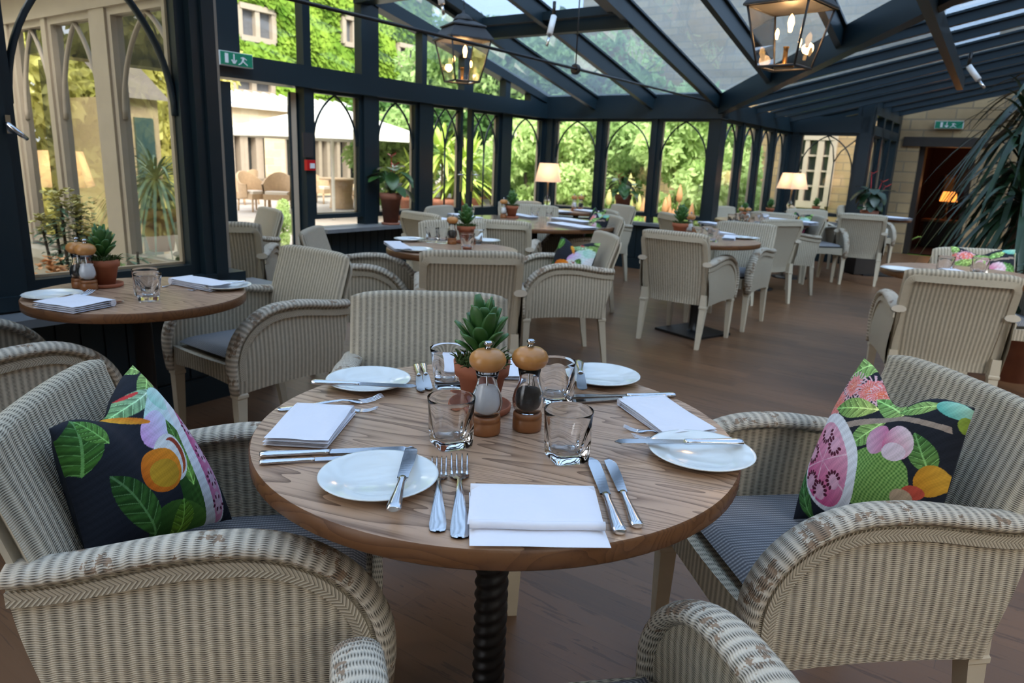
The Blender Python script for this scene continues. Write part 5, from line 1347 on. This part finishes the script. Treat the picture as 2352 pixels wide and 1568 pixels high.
spires(1545, 11.4, 7, 'flower_orange', 'orange flower spikes below the third garden window', 1.05, 1); spires(1402, 11.8, 9, 'flower_yellow', 'yellow orange flowers behind the tall pot', 1.25, 2); spires(1480, 12.0, 8, 'flower_yellow', 'yellow flowers right of the tall pot outside', 1.0, 3); spires(1515, 11.3, 5, 'flower_orange', 'orange flowers low in the third garden window', .8, 4)
strap_palm('fan_palm', Vector((gx(1015, 14.5), 14.5, 0)), 'yellow green fan palm seen through the left double door', 21, [(0, 0, 1.35), (.3, .2, .9)], L=.95, nl=60, mat='leaf_yellow', wd=.045, pot=(.25, .33, .5), droop=.5)
strap_palm('fan_palm', Vector((gx(1075, 15.5), 15.5, 0)), 'yellow green fan palm between the two door leaves', 22, [(0, 0, 1.15), (-.3, .1, .8)], L=.9, nl=60, mat='leaf_yellow', wd=.045, pot=(.25, .33, .5), droop=.5)
strap_palm('fan_palm', Vector((gx(948, 15.5), 15.5, 0)), 'yellow fan palm at the right of the second patio window', 23, [(0, 0, .95)], L=.8, nl=45, mat='leaf_yellow', wd=.04, pot=(.22, .3, .45), droop=.5)
# patio furniture
def patio_chair(name='patio_armchair', pad='patio_pad'):
    t = thing(name, label='', cat='chair'); m = MB()
    def tub(r, th):
        def f(s, q):
            a = PI * (1.5 - 1.0 * (1 - s) * 1.3 - .0) - PI * -.15; a = -PI * .5 + (s - .5) * PI * 1.25
            z = .30 + (.30 + .27 * max(0, math.cos((s - .5) * PI * 1.25)) ** 1.2) * q; k = r + .04 * q; return (k * math.cos(a), k * math.sin(a) * 1.05, z)
        return f
    m.grid(tub(.31, 0), 18, 4); m.grid(tub(.275, 0), 18, 4, flip=True)
    a, b = tub(.31, 0), tub(.275, 0)
    for i in range(18): m.quad([a(i / 18, 1), a((i + 1) / 18, 1), b((i + 1) / 18, 1), b(i / 18, 1)])
    m.build('tub_back', 'patio_wicker', t); m = MB(); m.cbox((0, 0, .33), .56, .54, .12); m.build('seat', 'patio_wicker', t); m = MB(); m.cbox((0, .01, .42), .48, .48, .06); m.build('pad', pad, t)
    for x in (-.24, .24):
        for y in (-.22, .23): m = MB(); m.tube([(x, y, .3), (x * 1.05, y * 1.05, 0)], [.025, .02], 7); m.build('leg', 'patio_wicker', t)
    return t
pc = patio_chair()
PG = 'patio armchairs'
for (x, y, rz, lab) in ((640, 486, 3.3, 'rattan patio armchair seen from behind in the open doorway'), (585, 484, 4.2, 'rattan patio armchair left in the open doorway, side on'), (562, 468, 1.2, 'rattan patio armchair partly behind the dark pillar edge'),
    (735, 466, 4.5, 'rattan patio armchair in the left of the first arched window'), (835, 470, 1.6, 'rattan patio armchair at the right of the first arched window'), (800, 440, 2.9, 'rattan patio armchair farther off beside the parasol pole'), (915, 482, 1.7, 'rattan patio armchair in the second arched window'), (760, 437, 3.5, 'rattan patio armchair at the back of the patio by the pavilion')):
    place(pc, at(x, y, -.05), rz, lab)
pcn = patio_chair('patio_sofa_chair', 'navy_pad'); pcn.location = at(1100, 478, -.05); pcn.rotation_euler = (0, 0, 2.2); pcn['label'] = 'rattan armchair with a navy cushion outside the double doors'
pcy = patio_chair('patio_sofa_chair', 'yellow_pad'); pcy.location = at(1205, 470, -.05); pcy.rotation_euler = (0, 0, 2.9); pcy['label'] = 'rattan armchair with a yellow cushion outside the corner window'
for q, pad in ((pcn, 'navy_pad'), (pcy, 'yellow_pad')):
    m = MB(); m.cbox((0, -.2, .6), .42, .12, .36); m.build('scatter_pad', pad, q)
def patio_table(x, y, label, R=.55):
    t = thing('patio_table', at(x, y, -.05), 0, label, 'table'); m = MB(); m.lathe([(0, .70), (R, .70), (R, .74), (0, .74)], 32, caps=False); m.build('tabletop', 'patio_wicker', t); m = MB(); m.lathe([(.3, 0), (.26, .3), (.3, .7)], 24, caps=False); m.build('drum_base', 'patio_wicker', t)
patio_table(785, 478, 'round rattan patio table in the first arched window'); patio_table(770, 445, 'farther round patio table beside the parasol pole', .5); patio_table(1185, 476, 'low rattan table outside the corner window', .4)
# box ball by the door
t = tree('shrub_light', *at(652, 560, 0).xy, 'small clipped green bush just outside the open door', .28); t.scale = (.22, .22, .28)
# parasol
px_, Yp = 765, 15.0; pb0 = atd(px_, 420, Yp); t = thing('patio_parasol', (pb0.x, pb0.y, -.05), .5, 'big cream parasol over the patio tables', 'parasol')
zr = atd(px_, 303, Yp).z + .05; za = atd(px_, 247, Yp).z + .1; m = MB(); m.tube([(0, 0, 0), (0, 0, za)], .035, 10); m.build('pole', 'chalk', t)
m = MB(); n = 8; Rr = 1.95; rim = [(Rr * math.cos(k * PI / 4), Rr * math.sin(k * PI / 4), zr) for k in range(8)]
for k in range(8): m.quad([rim[k], rim[(k + 1) % 8], (0, 0, za)]); a, b = Vector(rim[k]), Vector(rim[(k + 1) % 8]); m.quad([a - Vector((0, 0, .16)), b - Vector((0, 0, .16)), b, a])
m.build('canopy', 'canvas', t); m = MB()
for k in range(8): m.tube([Vector((0, 0, za - .12)), Vector(rim[k]) - Vector((0, 0, .04))], .014, 5)
m.build('ribs', 'chalk', t)
# pavilion beyond the patio (parallel to the gable wall)
UP_ = -18.0; pv = Pl('u', UP_); zq = lambda x, y: atu(x, y, UP_).z
def quadu(m, plu, a0, a1, z0, z1, d=0):
    m.quad([plu.p(a0, z0, d), plu.p(a1, z0, d), plu.p(a1, z1, d), plu.p(a0, z1, d)], [(a0, z0), (a1, z0), (a1, z1), (a0, z1)])
aL, aR = pv.a(440, 350), pv.a(862, 350); zt = zq(600, 252); zb = zq(600, 292); zg = zq(600, 218)
t = thing('garden_pavilion', pv.p((aL + aR) / 2, 0), 0, 'sunlit pale stone pavilion with glazed roof beyond the patio', 'building')
inv = Matrix.Translation(-Vector(t.location))
def bld(m, name, mat, t=t):
    o = m.build(name, mat, t); o.matrix_parent_inverse = Matrix.Translation(-Vector(t.location)); return o
m = MB(); 
for (x0, x1) in ((440, 528), (658 - 50, 655), (700, 722), (812, 862)): quadu(m, pv, pv.a(x0, 350), pv.a(x1, 350), 0, zb - .1)
quadu(m, pv, aL, aR, zb - .1, zt); quadu(m, pv, aL, aR, 0, .35, .03)
m.quad([pv.p(aR, 0), pv.p(aR, 0, -4), pv.p(aR, zt, -4), pv.p(aR, zt)], [(0, 0), (4, 0), (4, zt), (0, zt)]); bld(m, 'stone_wall', 'pale_stone')
m = MB(); pv.box(m, aL, aR, zt, zt + .08, -.1, .18); pv.box(m, aL, aR, zb - .14, zb - .02, -.05, .10); bld(m, 'cornice', 'chalk')
m = MB(); quadu(m, pv, aL, aR, .3, zb - .1, -.35); bld(m, 'dark_glazing', 'glass_dark')
m = MB()
for x in (540, 562, 571, 598, 606, 660, 700, 726, 741, 760, 783, 806): pv.box(m, pv.a(x, 350) - .06, pv.a(x, 350) + .06, .3, zb - .1, -.34, -.1)
pv.box(m, aL, aR, zb - .22, zb - .1, -.34, -.1); pv.box(m, aL, aR, .3, .5, -.34, -.1); bld(m, 'window_posts', 'beige_frame')
m = MB(); m.quad([pv.p(aL, zt + .08, -.1), pv.p(aR, zt + .08, -.1), pv.p(aR, zg + .15, -1.6), pv.p(aL, zg + .15, -1.6)]); bld(m, 'glass_roof', 'leadwork')
m = MB()
for i in range(22): a = aL + (aR - aL) * i / 21; m.bar(pv.p(a, zt + .1, -.1), pv.p(a, zg + .18, -1.6), .08, .05)
bld(m, 'roof_bars', 'chalk')
# ivy covered house behind
UI = -23.0; iv = Pl('u', UI); zi = lambda x, y: atu(x, y, UI).z
t2 = thing('ivy_house', iv.p(iv.a(750, 100), 0), 0, 'tall house wall covered in bright green ivy with mullioned windows', 'building')
iL, iR = iv.a(430, 100), iv.a(985, 100); H_ = zi(700, -140)
m = MB(); quadu(m, iv, iL, iR, 0, H_); m.quad([iv.p(iR, 0), iv.p(iR, 0, -6), iv.p(iR, H_, -6), iv.p(iR, H_)], [(0, 0), (6, 0), (6, H_), (0, H_)]); bld(m, 'stone_wall', 'honey_stone', t2)
wins = ((540, 618, 22, 92), (527, 616, 178, 214), (780, 824, 45, 105), (905, 946, 108, 152)); holes = []
for (x0, x1, y0, y1) in wins:
    a0, a1 = iv.a(x0, (y0 + y1) / 2), iv.a(x1, (y0 + y1) / 2); z1_, z0_ = zi((x0 + x1) / 2, y0), zi((x0 + x1) / 2, y1); holes.append((a0, a1, z0_, z1_))
    m = MB(); quadu(m, iv, a0, a1, z0_, z1_, .12); w_ = bld(m, 'window', 'slate', t2); m = MB(); n = max(2, round((a1 - a0) / .75))
    for i in range(n + 1): a = a0 + (a1 - a0) * i / n; iv.box(m, a - .09, a + .09, z0_, z1_, .1, .3)
    iv.box(m, a0, a1, z0_ - .1, z0_ + .08, .1, .34); iv.box(m, a0, a1, z1_ - .08, z1_ + .1, .1, .34); o = m.build('mullions', 'beige_frame', w_)
rs = np.random.RandomState(5); N = 42000; A_ = rs.uniform(iL, iR, N); Z_ = rs.uniform(0, H_, N); keep = np.ones(N, bool)
for (a0, a1, z0_, z1_) in holes: keep &= ~((A_ > a0 - .15) & (A_ < a1 + .15) & (Z_ > z0_ - .15) & (Z_ < z1_ + .12))
A_, Z_ = A_[keep], Z_[keep]; N = len(A_); dd_ = .10 + .30 * rs.rand(N) + .25 * np.sin(A_ * 1.7 + np.sin(Z_)) * np.sin(Z_ * 1.9); un = np.array(NL); vn = np.array(DL)
pos = np.outer(UI + dd_, un) + np.outer(A_, vn); pos[:, 2] = Z_
a_ = np.outer(rs.normal(size=N) * .6, vn) + np.outer(.35 + rs.rand(N) * .5, un); a_[:, 2] = -.7 - rs.rand(N) * .5; a_ /= np.linalg.norm(a_, axis=1)[:, None]; b_ = np.cross(a_, un + rs.normal(size=(N, 3)) * .3); b_ /= np.linalg.norm(b_, axis=1)[:, None]; sz = (.10 + .08 * rs.rand(N))[:, None]
q = np.stack([pos - a_ * sz, pos + b_ * sz * .75, pos + a_ * sz, pos - b_ * sz * .75], 1).reshape(-1, 3); me = bpy.data.meshes.new('ivy'); me.vertices.add(len(q)); me.vertices.foreach_set('co', q.ravel()); me.loops.add(len(q)); me.loops.foreach_set('vertex_index', np.arange(len(q))); me.polygons.add(N); me.polygons.foreach_set('loop_start', np.arange(N) * 4); me.polygons.foreach_set('loop_total', np.full(N, 4)); me.update(calc_edges=True); me.materials.append(MAT['foliage_ivy'])
o = bpy.data.objects.new('ivy', me); COL.objects.link(o); o.parent = t2; o.matrix_parent_inverse = Matrix.Translation(-Vector(t2.location)); o['kind'] = 'stuff'
# stone house beyond the far wing
VH = 17.5; hs = Pl('v', VH); t3 = thing('stone_house', hs.p(-2, 0), 0, 'honey stone house with tall mullioned window outside the far wing', 'building')
m = MB(); m.quad([hs.p(-10.5, 0), hs.p(-2.1, 0), hs.p(-2.1, 6), hs.p(-10.5, 6)], [(-10.5, 0), (-2.1, 0), (-2.1, 6), (-10.5, 6)]); m.quad([hs.p(-10.5, 0, 5), hs.p(-10.5, 0), hs.p(-10.5, 6), hs.p(-10.5, 6, 5)], [(0, 0), (5, 0), (5, 6), (0, 6)]); bld(m, 'stone_wall', 'honey_stone', t3)
hx = lambda x: U(atv(x, 400, VH)); hz = lambda y: atv(1870, y, VH).z
a0, a1, z0_, z1_ = hx(1826), hx(1908), hz(462), hz(322)
m = MB(); m.quad([hs.p(a0, z0_, -.02), hs.p(a1, z0_, -.02), hs.p(a1, z1_, -.02), hs.p(a0, z1_, -.02)]); w_ = bld(m, 'window', 'glass_dark', t3)
m = MB()
for x, wd in ((1826, .12), (1849, .10), (1880, .14), (1908, .14)): hs.box(m, hx(x) - wd * .45, hx(x) + wd * .45, z0_ - .1, z1_ + .1, -.14, -.02)
hs.box(m, a0, a1, z0_ - .15, z0_, -.16, -.02); hs.box(m, a0, a1, z1_, z1_ + .14, -.16, -.02)
for k in range(1, 4): z = z0_ + (z1_ - z0_) * k / 4; hs.box(m, a0, a1, z - .02, z + .02, -.1, -.02)
m.build('mullions', 'beige_frame', w_)
# garden behind the left gothic window: hedge bank, small outbuilding, planting
for i, (u, v, s, szz) in enumerate(((-10.6, 1.2, 1.4, 1.6), (-10.6, 3.0, 1.4, 1.7), (-10.8, 4.7, 1.3, 1.6), (-10.6, -.8, 1.4, 1.6), (-11.2, 6.3, 1.0, 1.3), (-9.4, -3.8, 1.6, 1.8), (-6.4, -4.6, 1.6, 1.8), (-12.4, -2.6, 1.6, 1.8))):
    p = W(u, v, 0); tree('shrub_yellow', p.x, p.y, ['yellow green bank of foliage behind the left gothic window, left part', 'yellow green bank of foliage behind the left gothic window, middle part', 'yellow green bank of foliage behind the left gothic window, right part', 'yellow foliage bank cut by the left picture edge', 'yellow foliage beside the small outbuilding', 'yellow green bank behind the viewpoint, mirrored in the window, left', 'yellow green bank behind the viewpoint, mirrored in the window, right', 'yellow green bank at the far left of the garden'][i], s, rz=i, sz=szz)
ob = Pl('u', -8.6); t4 = thing('stone_outbuilding', ob.p(4.5, 0), 0, 'small grey stone outbuilding with a dark door behind the left gothic window', 'building')
b0, b1 = ob.a(273, 250), ob.a(362, 250); zo = lambda y: atu(320, y, -8.6).z
m = MB(); quadu(m, ob, b0, b1, 0, zo(225)); m.quad([ob.p(b0, 0, -2), ob.p(b0, 0), ob.p(b0, zo(225)), ob.p(b0, zo(225), -2)]); m.quad([ob.p(b1, 0), ob.p(b1, 0, -2), ob.p(b1, zo(225), -2), ob.p(b1, zo(225))]); bld(m, 'rendered_wall', 'render_beige', t4)
m = MB(); m.quad([ob.p(b0 - .1, zo(228), .12), ob.p(b1 + .1, zo(228), .12), ob.p(b1 + .1, zo(80), -1.0), ob.p(b0 - .1, zo(80), -1.0)]); bld(m, 'roof', 'roof_tile', t4)
m = MB(); ob.box(m, ob.a(308, 300), ob.a(350, 300), 0, zo(270), 0, .04); bld(m, 'door', 'door_teal', t4)
strap_palm('cordyline_palm', at(372, 575, .38), 'spiky green cordyline in a big terracotta urn outside the left window', 31, [(0, 0, .62)], L=.62, nl=110, mat='leaf_bluegreen', wd=.012, droop=1.0, pot=(.10, .16, .36))
def euphorbia(name, loc, label, stems, mat_l='leaf_bluegreen', fl='flower_yellow', seed=0):
    r = random.Random(seed); t = thing(name, loc, 0, label, 'plant'); m = MB(); m2 = MB(); m3 = MB()
    for (x, y, h) in stems:
        m3.tube([(x * .2, y * .2, 0), (x * .7, y * .7, h * .5), (x, y, h)], [.009, .008, .006], 6)
        for i in range(int(150 * h)):
            z = h * (.25 + .72 * r.random()); k = z / h; a = r.uniform(0, 6.28); leaf_mesh(m, (x * k, y * k, z), (math.cos(a), math.sin(a), -.1 + .9 * k * r.random()), (0, 0, 1), .095 * r.uniform(.7, 1.1), .010, bend=.3, n=3)
        if fl:
            for i in range(46):
                a = r.uniform(0, 6.28); q = r.uniform(0, .075); p = Vector((x + q * math.cos(a), y + q * math.sin(a), h + r.uniform(-.03, .07)))
                for k in range(3): b = r.uniform(0, 6.28); leaf_mesh(m2, p, (math.cos(b), math.sin(b), .5), (0, 0, 1), .026, .011, n=2)
    m.build('leaves', mat_l, t)
    if fl: m2.build('flowers', fl, t)
    m3.build('stem', 'bark', t); return t
bed = .32
m = MB(); m.quad([W(-7.8, -1.5, bed), W(UN - .1, -1.5, bed), W(UN - .1, VR - .06, bed), W(-7.8, VR - .06, bed)]); struct('ground_bed', m, 'coping_stone')
def bedp(x, y, k): p = atu(x, y, -3.62 - k); return Vector((p.x, p.y, bed))
euphorbia('euphorbia', bedp(150, 560, .45), 'tall euphorbia with yellow bracts behind the mills, outside the left window', [(0, 0, .66), (.07, .04, .60), (-.06, .03, .56), (.13, -.02, .50), (-.11, .0, .52), (.03, .08, .62), (.16, .05, .44)], seed=1)
euphorbia('euphorbia', bedp(118, 600, .25), 'reddish flowered euphorbia low outside the left window', [(0, 0, .34), (.06, .02, .28), (-.05, 0, .25)], fl='flower_orange', seed=2)
euphorbia('euphorbia', bedp(150, 620, .32), 'low yellow euphorbia at the bottom left of the window', [(-.1, 0, .20), (0, .05, .22), (.1, 0, .18), (.2, .05, .2), (.28, .0, .16)], seed=3)
euphorbia('euphorbia', bedp(318, 610, .18), 'green leafy euphorbia without flowers right of the succulent, outside', [(0, 0, .42), (.05, .03, .36), (.12, 0, .25)], fl=None, seed=4)
euphorbia('euphorbia', bedp(205, 590, .3), 'blue green euphorbia right behind the mills, outside', [(0, 0, .4), (-.05, .02, .34)], fl=None, seed=5)
for (px, v, s, lab) in ((240, .75, .16, 'low green shrub behind the window table pot'), (395, .30, .1, 'low green shrub beneath the terracotta urn')):
    p = bedp(px, 600, v); t = tree('shrub_mid', p.x, p.y, lab, s); t.location.z = bed - .05
# ------------------------------------------------------------ light
w = bpy.data.worlds.new('overcast_sky'); scene.world = w; w.use_nodes = True; nt = w.node_tree; nt.nodes.clear()
tc = nt.nodes.new('ShaderNodeTexCoord'); sp = nt.nodes.new('ShaderNodeSeparateXYZ'); nt.links.new(tc.outputs['Generated'], sp.inputs[0])
rp = nt.nodes.new('ShaderNodeValToRGB'); nt.links.new(sp.outputs[2], rp.inputs[0]); e = rp.color_ramp.elements; e[0].position = 0; e[0].color = (.86, .90, .95, 1); e[1].position = .7; e[1].color = (.74, .84, 1, 1)
nz = nt.nodes.new('ShaderNodeTexNoise'); nt.links.new(tc.outputs['Generated'], nz.inputs[0]); nz.inputs['Scale'].default_value = 3; nz.inputs['Detail'].default_value = 5
mx = nt.nodes.new('ShaderNodeMix'); mx.data_type = 'RGBA'; mx.inputs[0].default_value = .5; nt.links.new(nz.outputs[0], mx.inputs[0]); nt.links.new(rp.outputs[0], mx.inputs[6]); mx.inputs[7].default_value = (.95, .97, 1, 1)
bg = nt.nodes.new('ShaderNodeBackground'); nt.links.new(mx.outputs[2], bg.inputs[0]); bg.inputs[1].default_value = 1.6
wo = nt.nodes.new('ShaderNodeOutputWorld'); nt.links.new(bg.outputs[0], wo.inputs[0])
sl = bpy.data.lights.new('sun', 'SUN'); sl.energy = 3.4; sl.angle = math.radians(25); sl.color = (1, .94, .84); so = bpy.data.objects.new('sun', sl); COL.objects.link(so)
so.rotation_euler = (Vector((0, 0, 0)) - (NL * .75 + DL * -.5 + Vector((0, 0, .75)))).to_track_quat('-Z', 'Y').to_euler()
vs = scene.view_settings; vs.view_transform = 'Standard'; vs.look = 'None'; vs.exposure = 1.0; vs.gamma = 1.0; vs.use_curve_mapping = False
scene.cycles.use_adaptive_sampling = True; scene.cycles.adaptive_threshold = .10; scene.cycles.adaptive_min_samples = 16; scene.cycles.diffuse_bounces = 3; scene.cycles.glossy_bounces = 4; scene.cycles.max_bounces = 8; scene.cycles.transparent_max_bounces = 16; scene.cycles.transmission_bounces = 8; scene.cycles.sample_clamp_indirect = 6
